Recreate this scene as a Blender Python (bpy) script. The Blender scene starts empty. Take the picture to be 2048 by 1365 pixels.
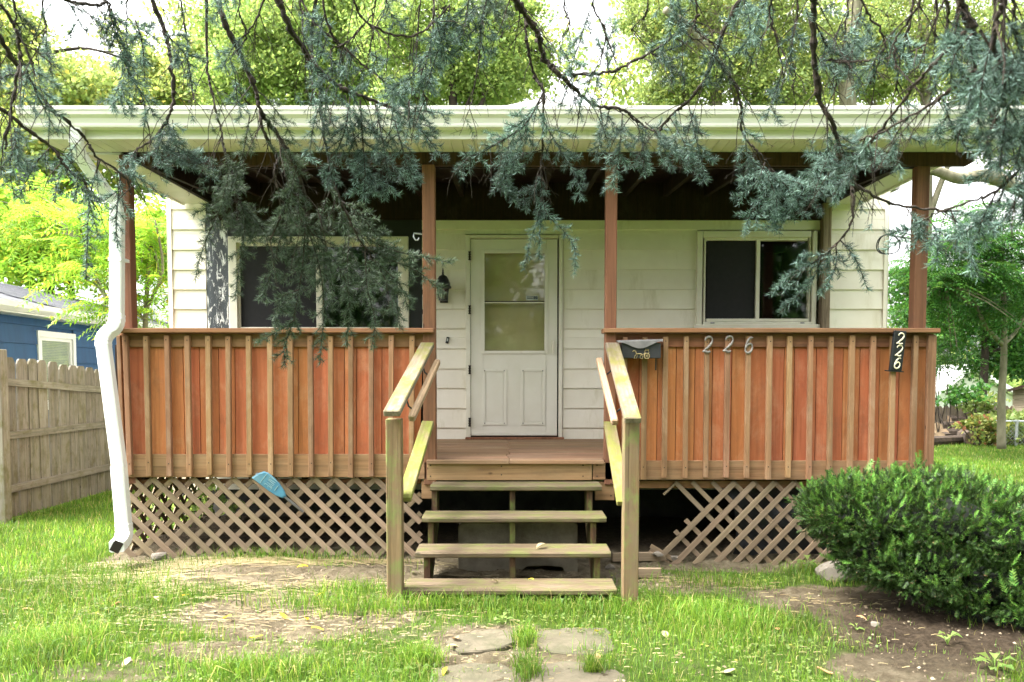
import bpy, bmesh, math, random
import numpy as np
from mathutils import Vector, Matrix, Euler

rnd = random.Random(7)
rng = np.random.default_rng(7)
C = bpy.context.scene.collection

# ------------------------------------------------------------------ camera, world, sun, exposure
CAM_H, PITCH, FPX, YP = 1.5, math.radians(3.0), 1560.0, 826.0
scn = bpy.context.scene
cam_d = bpy.data.cameras.new('camera')
cam = bpy.data.objects.new('camera', cam_d)
C.objects.link(cam)
cam.location = (0, 0, CAM_H)
cam.rotation_euler = (math.radians(90) - PITCH, 0, 0)
cam_d.sensor_width = 36.0
cam_d.lens = FPX * 36.0 / 2048
cam_d.shift_y = (YP - 682.5) / 2048
cam_d.clip_start = 0.05
cam_d.clip_end = 2500
cam_d.dof.use_dof = True
cam_d.dof.focus_distance = 6.0
cam_d.dof.aperture_fstop = 5.0
scn.camera = cam

SUN_EL, SUN_AZ = math.radians(60), math.radians(-98)     # azimuth measured from +Y towards +X
w = bpy.data.worlds.new("World")
scn.world = w
w.use_nodes = True
nt = w.node_tree
bg = nt.nodes['Background']
sky = nt.nodes.new('ShaderNodeTexSky')
sky.sky_type = 'NISHITA'
sky.sun_disc = False
sky.sun_elevation = SUN_EL
sky.sun_rotation = SUN_AZ
sky.air_density = 1.0
sky.dust_density = 6.0
sky.ozone_density = 1.0
hs = nt.nodes.new('ShaderNodeHueSaturation')            # overcast: the blue is greyed by cloud
hs.inputs['Saturation'].default_value = 0.10
hs.inputs['Value'].default_value = 1.0
nt.links.new(sky.outputs[0], hs.inputs['Color'])
nt.links.new(hs.outputs[0], bg.inputs[0])
bg.inputs[1].default_value = 0.15

sd = bpy.data.lights.new('sun', 'SUN')
sd.energy = 1.3
sd.angle = math.radians(14)
sd.color = (1.0, 0.96, 0.88)
sun = bpy.data.objects.new('sun', sd)
C.objects.link(sun)
sdir = Vector((math.sin(SUN_AZ) * math.cos(SUN_EL), math.cos(SUN_AZ) * math.cos(SUN_EL), math.sin(SUN_EL)))
sun.rotation_euler = sdir.to_track_quat('Z', 'Y').to_euler()
sun.location = (-4, -4, 12)

scn.view_settings.view_transform = 'Standard'
scn.view_settings.look = 'None'
scn.view_settings.gamma = 1.0
scn.view_settings.exposure = 2.85
try:
    scn.cycles.max_bounces = 6
    scn.cycles.diffuse_bounces = 3
    scn.cycles.glossy_bounces = 2
    scn.cycles.transmission_bounces = 4
    scn.cycles.transparent_max_bounces = 8
    scn.cycles.use_denoising = True
except Exception:
    pass

# ------------------------------------------------------------------ measuring helpers
SP, CP = math.sin(PITCH), math.cos(PITCH)
def at(px, py, Y):
    """the place in the yard seen at photo pixel (px, py) on the vertical plane at distance Y"""
    t = (YP - py) / FPX
    dz = Y * (t * CP - SP) / (CP + t * SP)
    d = Y * CP - dz * SP
    return Vector(((px - 1024.0) / FPX * d, Y, CAM_H + dz))
def gp(px, py, z=0.0):
    """the place on level ground z seen at photo pixel (px, py)"""
    t = (YP - py) / FPX
    k = (t * CP - SP) / (CP + t * SP)
    return at(px, py, (z - CAM_H) / k)
def lerp(a, b, t): return a + (b - a) * t

# ------------------------------------------------------------------ object helpers
WM = {}
def empty(name, loc):
    o = bpy.data.objects.new(name, None)
    C.objects.link(o)
    o.empty_display_size = 0.2
    o.location = loc
    WM[o.name] = Matrix.Translation(Vector(loc))
    return o
def tag(o, label=None, cat=None, group=None, kind=None):
    if label: o['label'] = label
    if cat: o['category'] = cat
    if group: o['group'] = group
    if kind: o['kind'] = kind
    return o
def thing(name, loc, label, cat, group=None):
    return tag(empty(name, loc), label, cat, group)
def link(name, me, mat=None, parent=None, M=None):
    o = bpy.data.objects.new(name, me)
    C.objects.link(o)
    if mat is not None:
        if len(me.materials) == 0: me.materials.append(mat)
    M = M or Matrix.Identity(4)
    WM[o.name] = M.copy()
    if parent is not None:
        o.parent = parent
        o.matrix_basis = WM[parent.name].inverted() @ M
    else:
        o.matrix_basis = M
    return o

class MB:
    def __init__(s): s.v = []; s.f = []
    def add(s, vs, fs):
        n = len(s.v)
        s.v += [tuple(v) for v in vs]
        s.f += [tuple(i + n for i in f) for f in fs]
        return s
    def box(s, lo, hi):
        x0, y0, z0 = lo; x1, y1, z1 = hi
        return s.add([(x0,y0,z0),(x1,y0,z0),(x1,y1,z0),(x0,y1,z0),(x0,y0,z1),(x1,y0,z1),(x1,y1,z1),(x0,y1,z1)],
                     [(3,2,1,0),(4,5,6,7),(0,1,5,4),(1,2,6,5),(2,3,7,6),(3,0,4,7)])
    def obox(s, M, sx, sy, sz):
        vs = [M @ Vector((a*sx/2, b*sy/2, c*sz/2)) for c in (-1,1) for a,b in ((-1,-1),(1,-1),(1,1),(-1,1))]
        return s.add(vs, [(3,2,1,0),(4,5,6,7),(0,1,5,4),(1,2,6,5),(2,3,7,6),(3,0,4,7)])
    def bar(s, A, B, w, t, n=(0,-1,0)):
        M, L = frame(A, B, n)
        return s.obox(M, w, t, L)
    def prism(s, poly, d0, d1, axis=0):
        """poly of 2-D points swept along an axis (0: poly=(y,z); 1: poly=(x,z); 2: poly=(x,y))"""
        n = len(poly)
        def mk(p, d):
            if axis == 0: return (d, p[0], p[1])
            if axis == 1: return (p[0], d, p[1])
            return (p[0], p[1], d)
        vs = [mk(p, d0) for p in poly] + [mk(p, d1) for p in poly]
        fs = [tuple(range(n)), tuple(range(2*n-1, n-1, -1))]
        fs += [(i, i+n, (i+1) % n + n, (i+1) % n) for i in range(n)]
        return s.add(vs, fs)
    def tube(s, pts, rad, n=6, cap=True):
        pts = [Vector(p) for p in pts]
        if not hasattr(rad, '__len__'): rad = [rad] * len(pts)
        m = len(s.v)
        up = None
        for i, p in enumerate(pts):
            t = (pts[min(i+1, len(pts)-1)] - pts[max(i-1, 0)])
            if t.length < 1e-9: t = Vector((0,0,1))
            t.normalize()
            if up is None:
                up = t.orthogonal().normalized()
            else:
                up = (up - t * up.dot(t))
                up = up.normalized() if up.length > 1e-6 else t.orthogonal().normalized()
            b = t.cross(up)
            for k in range(n):
                a = 2 * math.pi * k / n
                s.v.append(tuple(p + (up * math.cos(a) + b * math.sin(a)) * rad[i]))
        for i in range(len(pts) - 1):
            for k in range(n):
                k2 = (k + 1) % n
                s.f.append((m + i*n + k, m + i*n + k2, m + (i+1)*n + k2, m + (i+1)*n + k))
        if cap:
            s.f.append(tuple(m + k for k in range(n - 1, -1, -1)))
            e = m + (len(pts) - 1) * n
            s.f.append(tuple(e + k for k in range(n)))
        return s
    def loft(s, secs, cap=True):
        """secs: rings with the same number of points"""
        m = len(s.v); n = len(secs[0])
        for r in secs: s.v += [tuple(p) for p in r]
        for i in range(len(secs) - 1):
            for k in range(n):
                k2 = (k + 1) % n
                s.f.append((m+i*n+k, m+i*n+k2, m+(i+1)*n+k2, m+(i+1)*n+k))
        if cap:
            s.f.append(tuple(m + k for k in range(n-1, -1, -1)))
            e = m + (len(secs)-1)*n
            s.f.append(tuple(e + k for k in range(n)))
        return s
    def lathe(s, c, prof, n=16):
        c = Vector(c)
        return s.loft([[c + Vector((r*math.cos(2*math.pi*k/n), r*math.sin(2*math.pi*k/n), z)) for k in range(n)] for r, z in prof])
    def build(s, name, mat=None, parent=None, smooth=False, M=None, bevel=0, fixn=True):
        me = bpy.data.meshes.new(name)
        me.from_pydata(s.v, [], s.f)
        if fixn or bevel:
            bm = bmesh.new(); bm.from_mesh(me)
            bmesh.ops.recalc_face_normals(bm, faces=bm.faces)
            if bevel:
                bmesh.ops.bevel(bm, geom=[e for e in bm.edges if e.is_manifold and e.calc_face_angle(0) > 0.6], offset=bevel, segments=1, affect='EDGES')
            bm.to_mesh(me); bm.free()
        if smooth:
            me.polygons.foreach_set('use_smooth', [True] * len(me.polygons))
        return link(name, me, mat, parent, M)

def frame(A, B, n=(0,-1,0)):
    A, B, n = Vector(A), Vector(B), Vector(n)
    z = (B - A); L = z.length; z.normalize()
    y = n - z * n.dot(z)
    if y.length < 1e-5: y = z.orthogonal()
    y.normalize()
    x = y.cross(z)
    M = Matrix(((x.x,y.x,z.x,0),(x.y,y.y,z.y,0),(x.z,y.z,z.z,0),(0,0,0,1)))
    M.translation = (A + B) / 2
    return M, L

_pc = {}
def plank_mesh(name, w, t, L, b):
    key = (name, round(w,4), round(t,4), round(L,3), b)
    if key in _pc: return _pc[key]
    hx, hy, hz = w/2, t/2, L/2
    vs = []; idx = {}
    for sx in (-1,1):
        for sy in (-1,1):
            for sz in (-1,1):
                for ax in range(3):
                    p = [sx*(hx-b), sy*(hy-b), sz*(hz-b)]
                    p[ax] = (sx*hx, sy*hy, sz*hz)[ax]
                    idx[(sx,sy,sz,ax)] = len(vs); vs.append(tuple(p))
    fs = []
    for ax in range(3):
        o1, o2 = [a for a in range(3) if a != ax]
        for s in (-1,1):
            q = []
            for a, c in ((-1,-1),(1,-1),(1,1),(-1,1)):
                k = [0,0,0]; k[ax]=s; k[o1]=a; k[o2]=c
                q.append(idx[(k[0],k[1],k[2],ax)])
            fs.append(tuple(q))
        for a in (-1,1):
            for c in (-1,1):
                q = []
                for s, which in ((-1,o1),(1,o1),(1,o2),(-1,o2)):
                    k = [0,0,0]; k[ax]=s; k[o1]=a; k[o2]=c
                    q.append(idx[(k[0],k[1],k[2],which)])
                fs.append(tuple(q))
    for sx in (-1,1):
        for sy in (-1,1):
            for sz in (-1,1):
                fs.append(tuple(idx[(sx,sy,sz,a)] for a in range(3)))
    me = bpy.data.meshes.new(name)
    me.from_pydata(vs, [], fs)
    bm = bmesh.new(); bm.from_mesh(me); bmesh.ops.recalc_face_normals(bm, faces=bm.faces); bm.to_mesh(me); bm.free()
    _pc[key] = me
    return me
def plank(name, A, B, w, t, mat, parent=None, n=(0,-1,0), b=0.003):
    """a board from A to B: width w, thickness t along n; grain runs along local z"""
    M, L = frame(A, B, n)
    me = plank_mesh(name + '_' + mat.name, w, t, L, b)
    me.name = name
    return link(name, me, mat, parent, M)

def tri_mesh(name, V, F, mat, parent=None, kind=None, M=None, smooth=False):
    """fast mesh from numpy arrays: V (n,3), F (m,3)"""
    me = bpy.data.meshes.new(name)
    V = np.ascontiguousarray(V, dtype=np.float32); F = np.ascontiguousarray(F, dtype=np.int32)
    me.vertices.add(len(V)); me.vertices.foreach_set('co', V.ravel())
    me.loops.add(F.size); me.loops.foreach_set('vertex_index', F.ravel())
    me.polygons.add(len(F))
    me.polygons.foreach_set('loop_start', np.arange(0, F.size, 3, dtype=np.int32))
    if smooth: me.polygons.foreach_set('use_smooth', np.ones(len(F), dtype=bool))
    me.update(calc_edges=True)
    o = link(name, me, mat, parent, M)
    if kind: o['kind'] = kind
    return o
def rot_mats(fwd, roll):
    """(n,3,3) matrices whose columns are x, y=fwd, z, rolled about fwd"""
    f = fwd / np.linalg.norm(fwd, axis=1, keepdims=True)
    ref = np.where(np.abs(f[:, 2:3]) > 0.95, np.array([[1.0,0,0]]), np.array([[0,0,1.0]]))
    x = np.cross(f, ref); x /= np.linalg.norm(x, axis=1, keepdims=True)
    z = np.cross(x, f)
    c, s = np.cos(roll)[:, None], np.sin(roll)[:, None]
    x2 = x * c + z * s; z2 = -x * s + z * c
    return np.stack([x2, f, z2], axis=2)
def scatter(TV, TF, R, S, P):
    """copies of the template at n transforms"""
    n = len(P)
    S = np.broadcast_to(np.asarray(S, dtype=float).reshape(-1, 1, 1) if np.ndim(S) == 1 else np.asarray(S)[:, None, :], (n, 1, 3 if np.ndim(S) == 2 else 1))
    V = np.einsum('nij,nkj->nki', R, TV[None] * S) + P[:, None, :]
    F = TF[None] + (np.arange(n) * len(TV))[:, None, None]
    return V.reshape(-1, 3), F.reshape(-1, 3)

# ------------------------------------------------------------------ materials
def newmat(name):
    m = bpy.data.materials.new(name); m.use_nodes = True
    nt = m.node_tree
    return m, nt, nt.nodes['Principled BSDF']
def N(nt, t, **kw):
    n = nt.nodes.new(t)
    for k, v in kw.items():
        if k in n.inputs.keys() if isinstance(k, str) else False: n.inputs[k].default_value = v
        else: setattr(n, k, v)
    return n
def ramp(nt, fac, stops):
    r = nt.nodes.new('ShaderNodeValToRGB')
    e = r.color_ramp.elements
    while len(e) < len(stops): e.new(0.5)
    for el, (p, c) in zip(e, stops):
        el.position = p
        el.color = (c, c, c, 1) if isinstance(c, (int, float)) else (*c, 1)
    nt.links.new(fac, r.inputs[0])
    return r.outputs[0]
def mixc(nt, fac, a, b, mode='MIX'):
    n = nt.nodes.new('ShaderNodeMix'); n.data_type = 'RGBA'; n.blend_type = mode
    if isinstance(fac, (int, float)): n.inputs[0].default_value = fac
    else: nt.links.new(fac, n.inputs[0])
    for s, v in ((6, a), (7, b)):
        if isinstance(v, tuple): n.inputs[s].default_value = (*v, 1)
        else: nt.links.new(v, n.inputs[s])
    return n.outputs[2]
def mth(nt, op, a, b=0.5, c=None):
    n = nt.nodes.new('ShaderNodeMath'); n.operation = op
    for i, v in enumerate((a, b, c)):
        if v is None: continue
        if isinstance(v, (int, float)): n.inputs[i].default_value = v
        else: nt.links.new(v, n.inputs[i])
    return n.outputs[0]
def coords(nt, scale=(1,1,1), rand=True, kind='Object'):
    tc = nt.nodes.new('ShaderNodeTexCoord')
    out = tc.outputs[kind]
    if rand:
        oi = nt.nodes.new('ShaderNodeObjectInfo')
        mu = nt.nodes.new('ShaderNodeVectorMath'); mu.operation = 'SCALE'
        mu.inputs[0].default_value = (17.3, 31.7, 11.1)
        nt.links.new(oi.outputs['Random'], mu.inputs['Scale'])
        ad = nt.nodes.new('ShaderNodeVectorMath'); ad.operation = 'ADD'
        nt.links.new(out, ad.inputs[0]); nt.links.new(mu.outputs[0], ad.inputs[1])
        out = ad.outputs[0]
    mp = nt.nodes.new('ShaderNodeMapping')
    mp.inputs['Scale'].default_value = scale
    nt.links.new(out, mp.inputs[0])
    return mp.outputs[0]
def noise(nt, vec, scale, detail=4, rough=0.55, dist=0.0):
    n = nt.nodes.new('ShaderNodeTexNoise')
    n.inputs['Scale'].default_value = scale; n.inputs['Detail'].default_value = detail
    n.inputs['Roughness'].default_value = rough; n.inputs['Distortion'].default_value = dist
    nt.links.new(vec, n.inputs['Vector'])
    return n.outputs['Fac']
def bump(nt, bsdf, h, strength, dist=0.01):
    b = nt.nodes.new('ShaderNodeBump')
    b.inputs['Strength'].default_value = strength; b.inputs['Distance'].default_value = dist
    nt.links.new(h, b.inputs['Height']); nt.links.new(b.outputs[0], bsdf.inputs['Normal'])
def objvar(nt, col, amt=0.15, hue=0.01, island=False):
    if island:
        g = nt.nodes.new('ShaderNodeNewGeometry'); r = g.outputs['Random Per Island']
    else:
        g = nt.nodes.new('ShaderNodeObjectInfo'); r = g.outputs['Random']
    h = nt.nodes.new('ShaderNodeHueSaturation')
    mr = nt.nodes.new('ShaderNodeMapRange'); mr.inputs[3].default_value = 1 - amt; mr.inputs[4].default_value = 1 + amt
    nt.links.new(r, mr.inputs[0]); nt.links.new(mr.outputs[0], h.inputs['Value'])
    m2 = mth(nt, 'FRACT', mth(nt, 'MULTIPLY', r, 7.31))
    mr2 = nt.nodes.new('ShaderNodeMapRange'); mr2.inputs[3].default_value = 0.5 - hue; mr2.inputs[4].default_value = 0.5 + hue
    nt.links.new(m2, mr2.inputs[0]); nt.links.new(mr2.outputs[0], h.inputs['Hue'])
    nt.links.new(col, h.inputs['Color'])
    return h.outputs[0]

def wood(name, dark, light, stain=None, stain_amt=0.5, moss=None, moss_amt=0.0, moss_up=True, rough=0.8, var=0.15, bumpk=0.35, grain=55, knots=True, worn=None):
    m, nt, b = newmat(name)
    v = coords(nt, (1, 1, 0.045))
    g = noise(nt, v, grain, 5, 0.65, 0.6)
    col = ramp(nt, g, [(0.3, dark), (0.68, light)])
    v2 = coords(nt, (1, 1, 0.3))
    if stain:
        col = mixc(nt, ramp(nt, noise(nt, v2, 5, 4, 0.6), [(0.5 - stain_amt*0.35, 0.0), (0.5 + (1-stain_amt)*0.35, 1.0)]), stain, col)
    if knots:
        vo = nt.nodes.new('ShaderNodeTexVoronoi'); vo.inputs['Scale'].default_value = 3.2
        nt.links.new(coords(nt, (1.6, 1.6, 0.9)), vo.inputs['Vector'])
        kn = ramp(nt, vo.outputs['Distance'], [(0.03, 1.0), (0.07, 0.0)])
        col = mixc(nt, mth(nt, 'MULTIPLY', kn, 0.75), col, tuple(c*0.3 for c in dark))
    cr = ramp(nt, noise(nt, coords(nt, (1,1,0.02)), 30, 3, 0.7, 0.3), [(0.30, 1.0), (0.36, 0.0)])
    col = mixc(nt, mth(nt, 'MULTIPLY', cr, 0.55), col, tuple(c*0.35 for c in dark))
    if worn:
        wf = ramp(nt, noise(nt, coords(nt, (1,1,0.55)), 4.5, 9, 0.75, 0.5), [(0.50, 0.0), (0.78, 0.75)])
        col = mixc(nt, wf, col, worn)
        sc = ramp(nt, noise(nt, coords(nt, (1,1,0.7)), 22, 6, 0.8, 1.5), [(0.70, 0.0), (0.74, 0.8)])
        col = mixc(nt, sc, col, tuple(min(1, c*1.5) for c in worn))
    if moss:
        f = ramp(nt, noise(nt, coords(nt, (1,1,0.6)), 9, 6, 0.7), [(0.55 - moss_amt*0.3, 0.0), (0.68 - moss_amt*0.2, 1.0)])
        if moss_up:
            ge = nt.nodes.new('ShaderNodeNewGeometry')
            sx = nt.nodes.new('ShaderNodeSeparateXYZ'); nt.links.new(ge.outputs['Normal'], sx.inputs[0])
            up = ramp(nt, sx.outputs['Z'], [(0.1, 0.12), (0.6, 1.0)])
            f = mth(nt, 'MULTIPLY', f, up)
        col = mixc(nt, f, col, moss)
    # weather streaks along the grain and blotches of grime
    st_ = ramp(nt, noise(nt, coords(nt, (1,1,0.03)), 16, 6, 0.75, 0.4), [(0.46, 0.0), (0.72, 0.62)])
    col = mixc(nt, st_, col, tuple(c*0.5 for c in dark))
    gr_ = ramp(nt, noise(nt, coords(nt, (1,1,0.5)), 7, 9, 0.75), [(0.52, 0.0), (0.8, 0.5)])
    col = mixc(nt, gr_, col, (0.07, 0.055, 0.04))
    col = objvar(nt, col, var)
    nt.links.new(col, b.inputs['Base Color'])
    b.inputs['Roughness'].default_value = rough
    b.inputs['Specular IOR Level'].default_value = 0.25
    bump(nt, b, g, bumpk, 0.004)
    return m

def plain(name, c1, c2=None, scale=6, rough=0.6, metal=0.0, bumpk=0.0, stretch=(1,1,1), var=0.0, dirt=None, dirt_pos=(0.55, 0.75), spec=0.4, rand=True, streak=False):
    m, nt, b = newmat(name)
    c2 = c2 or tuple(c*0.85 for c in c1)
    v = coords(nt, stretch, rand)
    g = noise(nt, v, scale, 5, 0.6)
    col = ramp(nt, g, [(0.35, c2), (0.65, c1)])
    if dirt:
        dv = coords(nt, (1, 1, 0.25) if streak else (1,1,1), rand)
        col = mixc(nt, ramp(nt, noise(nt, dv, 4.5, 7, 0.7), [(dirt_pos[0], 0.0), (dirt_pos[1], 1.0)]), col, dirt)
    if var: col = objvar(nt, col, var, 0.005)
    nt.links.new(col, b.inputs['Base Color'])
    b.inputs['Roughness'].default_value = rough
    b.inputs['Metallic'].default_value = metal
    b.inputs['Specular IOR Level'].default_value = spec
    if bumpk: bump(nt, b, noise(nt, v, scale*6, 5, 0.65), bumpk, 0.006)
    return m

def leafmat(name, c1, c2, trans=0.45, var=0.3, hue=0.03, rough=0.5, tcol=None, c3=None, c3_amt=0.0, cl=0.9):
    m, nt, b = newmat(name)
    g = nt.nodes.new('ShaderNodeNewGeometry')
    col = ramp(nt, g.outputs['Random Per Island'], [(0.0, c1), (1.0, c2)])
    if c3:
        r2 = mth(nt, 'FRACT', mth(nt, 'MULTIPLY', g.outputs['Random Per Island'], 13.7))
        col = mixc(nt, ramp(nt, r2, [(1 - c3_amt - 0.01, 0.0), (1 - c3_amt, 1.0)]), col, c3)
    # clumps of differing tone through the crown
    cl = noise(nt, coords(nt, (1,1,1), True), cl, 3, 0.6)
    h = nt.nodes.new('ShaderNodeHueSaturation')
    mr = nt.nodes.new('ShaderNodeMapRange'); mr.inputs[1].default_value = 0.3; mr.inputs[2].default_value = 0.7
    mr.inputs[3].default_value = 1 - var; mr.inputs[4].default_value = 1 + var
    nt.links.new(cl, mr.inputs[0]); nt.links.new(mr.outputs[0], h.inputs['Value'])
    mr2 = nt.nodes.new('ShaderNodeMapRange'); mr2.inputs[3].default_value = 0.5 - hue; mr2.inputs[4].default_value = 0.5 + hue
    nt.links.new(mth(nt, 'FRACT', mth(nt, 'MULTIPLY', g.outputs['Random Per Island'], 5.17)), mr2.inputs[0]); nt.links.new(mr2.outputs[0], h.inputs['Hue'])
    nt.links.new(col, h.inputs['Color'])
    col = h.outputs[0]
    nt.links.new(col, b.inputs['Base Color'])
    b.inputs['Roughness'].default_value = rough
    b.inputs['Specular IOR Level'].default_value = 0.3
    if trans > 0:
        tr = nt.nodes.new('ShaderNodeBsdfTranslucent')
        tc = mixc(nt, 1.0, col, tcol or (1.0, 1.0, 0.6), 'MULTIPLY')
        gm = nt.nodes.new('ShaderNodeGamma'); gm.inputs[1].default_value = 0.75
        nt.links.new(tc, gm.inputs[0]); nt.links.new(gm.outputs[0], tr.inputs[0])
        mx = nt.nodes.new('ShaderNodeMixShader'); mx.inputs[0].default_value = trans
        nt.links.new(b.outputs[0], mx.inputs[1]); nt.links.new(tr.outputs[0], mx.inputs[2])
        nt.links.new(mx.outputs[0], nt.nodes['Material Output'].inputs[0])
    return m

def glassmat(name, tint=(1,1,1), refl=1.0):
    m, nt, b = newmat(name)
    tr = nt.nodes.new('ShaderNodeBsdfTransparent'); tr.inputs[0].default_value = (*tint, 1)
    gl = nt.nodes.new('ShaderNodeBsdfGlossy'); gl.inputs['Roughness'].default_value = 0.03
    lw = nt.nodes.new('ShaderNodeLayerWeight')
    f5 = mth(nt, 'POWER', lw.outputs['Facing'], 5.0)
    mx = nt.nodes.new('ShaderNodeMixShader')
    nt.links.new(mth(nt, 'MULTIPLY_ADD', f5, 0.90, 0.07*refl), mx.inputs[0])
    nt.links.new(tr.outputs[0], mx.inputs[1]); nt.links.new(gl.outputs[0], mx.inputs[2])
    nt.links.new(mx.outputs[0], nt.nodes['Material Output'].inputs[0])
    return m

MT = {}
MT['batten'] = wood('batten_wood', (0.165,0.085,0.038), (0.37,0.208,0.102), stain=(0.28,0.155,0.082), stain_amt=0.45, var=0.2, worn=(0.42,0.30,0.195))
MT['panel'] = wood('orange_panel', (0.37,0.118,0.046), (0.57,0.215,0.092), stain=(0.46,0.150,0.060), stain_amt=0.35, var=0.13, worn=(0.62,0.33,0.18), grain=38, knots=False, bumpk=0.25)
MT['rail'] = wood('rail_wood', (0.11,0.045,0.02), (0.29,0.125,0.058), stain=(0.26,0.135,0.07), stain_amt=0.4, var=0.08)
MT['rim'] = wood('rim_wood', (0.15,0.07,0.031), (0.34,0.175,0.083), stain=(0.30,0.185,0.10), stain_amt=0.4, var=0.08)
MT['post'] = wood('porch_post_wood', (0.08,0.037,0.018), (0.22,0.102,0.049), stain=(0.18,0.086,0.043), stain_amt=0.4, var=0.10)
MT['deck'] = wood('deck_wood', (0.165,0.112,0.068), (0.37,0.262,0.165), stain=(0.26,0.15,0.082), stain_amt=0.25, var=0.14)
MT['stairpost'] = wood('stair_post_wood', (0.11,0.062,0.026), (0.26,0.160,0.074), stain=(0.185,0.138,0.082), stain_amt=0.5, moss=(0.17,0.185,0.06), moss_amt=0.2, moss_up=False, var=0.05)
MT['handrail'] = wood('mossy_handrail_wood', (0.12,0.094,0.06), (0.25,0.205,0.145), moss=(0.15,0.145,0.035), moss_amt=0.35, var=0.06)
MT['lowrail'] = wood('mossy_lower_rail_wood', (0.14,0.10,0.053), (0.26,0.20,0.11), moss=(0.17,0.18,0.035), moss_amt=0.5, moss_up=False, var=0.06)
MT['thinrail'] = wood('thin_rail_wood', (0.20,0.13,0.072), (0.38,0.27,0.165), var=0.06)
MT['tread'] = wood('weathered_tread_wood', (0.055,0.040,0.024), (0.21,0.16,0.103), stain=(0.11,0.08,0.045), stain_amt=0.45, moss=(0.11,0.115,0.035), moss_amt=0.3, moss_up=False, var=0.10, bumpk=0.6)
MT['stringer'] = wood('dark_stringer_wood', (0.035,0.020,0.010), (0.11,0.06,0.03), moss=(0.10,0.13,0.03), moss_amt=0.3, moss_up=False)
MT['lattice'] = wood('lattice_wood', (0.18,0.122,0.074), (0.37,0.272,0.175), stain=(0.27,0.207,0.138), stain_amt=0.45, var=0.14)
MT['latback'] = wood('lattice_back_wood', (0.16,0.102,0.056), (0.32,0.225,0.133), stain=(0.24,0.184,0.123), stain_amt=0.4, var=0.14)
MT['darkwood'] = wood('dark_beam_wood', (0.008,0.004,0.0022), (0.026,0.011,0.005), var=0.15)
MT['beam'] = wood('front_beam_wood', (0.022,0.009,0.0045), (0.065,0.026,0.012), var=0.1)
MT['greypost'] = wood('weathered_grey_wood', (0.10,0.07,0.05), (0.34,0.25,0.18), var=0.05)
MT['fence'] = wood('grey_picket_wood', (0.085,0.074,0.056), (0.30,0.268,0.215), stain=(0.185,0.163,0.125), stain_amt=0.5, moss=(0.13,0.115,0.06), moss_amt=0.2, moss_up=False, var=0.14)
MT['farfence'] = wood('far_fence_wood', (0.09,0.07,0.05), (0.25,0.20,0.15), var=0.18)
MT['siding'] = plain('cream_siding', (0.82,0.77,0.655), (0.76,0.705,0.585), scale=3, rough=0.5, dirt=(0.50,0.44,0.27), dirt_pos=(0.56,0.86), var=0.03, streak=True)
MT['trim'] = plain('cream_trim', (0.74,0.71,0.60), (0.66,0.62,0.50), scale=5, rough=0.45, dirt=(0.30,0.24,0.14), dirt_pos=(0.66,0.80), streak=True)
MT['door'] = plain('cream_door', (0.75,0.72,0.63), (0.69,0.66,0.56), scale=3, rough=0.4, dirt=(0.50,0.43,0.30), dirt_pos=(0.62,0.85), streak=True)
MT['white'] = plain('white_paint', (0.80,0.80,0.78), (0.74,0.74,0.72), scale=3, rough=0.35, dirt=(0.42,0.40,0.35), dirt_pos=(0.58,0.85), streak=True)
MT['gutter'] = plain('cream_gutter', (0.81,0.785,0.735), (0.77,0.74,0.69), scale=2.5, rough=0.4, dirt=(0.42,0.39,0.26), dirt_pos=(0.56,0.85), streak=True)
MT['soffit'] = plain('cream_soffit', (0.72,0.70,0.62), (0.66,0.64,0.56), scale=4, rough=0.5, dirt=(0.40,0.33,0.2), dirt_pos=(0.66,0.9))
MT['black'] = plain('black_metal', (0.012,0.012,0.013), (0.008,0.008,0.009), scale=10, rough=0.45, spec=0.5)
MT['darkboard'] = None
MT['dark'] = plain('dark_interior', (0.02,0.019,0.018), (0.012,0.012,0.012), rough=0.9)
MT['crack'] = plain('black_gap', (0.02,0.015,0.01), (0.03,0.022,0.014), rough=0.9)
MT['bluepaint'] = plain('blue_siding', (0.009,0.068,0.185), (0.007,0.052,0.15), scale=10, rough=0.6, stretch=(1,1,0.1), var=0.06)
MT['shingle'] = plain('grey_shingle', (0.085,0.087,0.10), (0.045,0.046,0.055), scale=14, rough=0.9, bumpk=0.5, var=0.22)
MT['roof'] = plain('pale_roof', (0.33,0.32,0.30), (0.24,0.23,0.22), scale=18, rough=0.9, bumpk=0.4, rand=False)
MT['concrete'] = plain('concrete', (0.22,0.19,0.14), (0.12,0.105,0.075), scale=7, rough=0.9, bumpk=0.8, dirt=(0.12,0.10,0.07), dirt_pos=(0.5,0.8))
MT['rubble'] = plain('pale_rubble', (0.22,0.195,0.16), (0.13,0.112,0.087), scale=9, rough=0.9, bumpk=1.0, dirt=(0.14,0.11,0.08), dirt_pos=(0.5,0.75))
MT['flag'] = plain('flagstone', (0.12,0.10,0.066), (0.075,0.064,0.04), scale=6, rough=0.9, bumpk=1.0, dirt=(0.055,0.055,0.026), dirt_pos=(0.42,0.66))
MT['plastic'] = plain('black_plastic', (0.025,0.026,0.028), (0.014,0.014,0.015), scale=5, rough=0.35, bumpk=0.8)
MT['mailbox'] = plain('black_mailbox', (0.040,0.040,0.042), (0.022,0.022,0.024), scale=9, rough=0.5, dirt=(0.25,0.23,0.2), dirt_pos=(0.68,0.9))
MT['maillid'] = plain('grey_mailbox_lid', (0.17,0.16,0.15), (0.10,0.095,0.09), scale=9, rough=0.55)
MT['brass'] = plain('worn_brass', (0.55,0.43,0.22), (0.35,0.27,0.13), scale=30, rough=0.4, metal=0.6)
MT['numeral'] = plain('pewter_numeral', (0.26,0.235,0.21), (0.17,0.15,0.135), scale=30, rough=0.5, metal=0.2)
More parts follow.
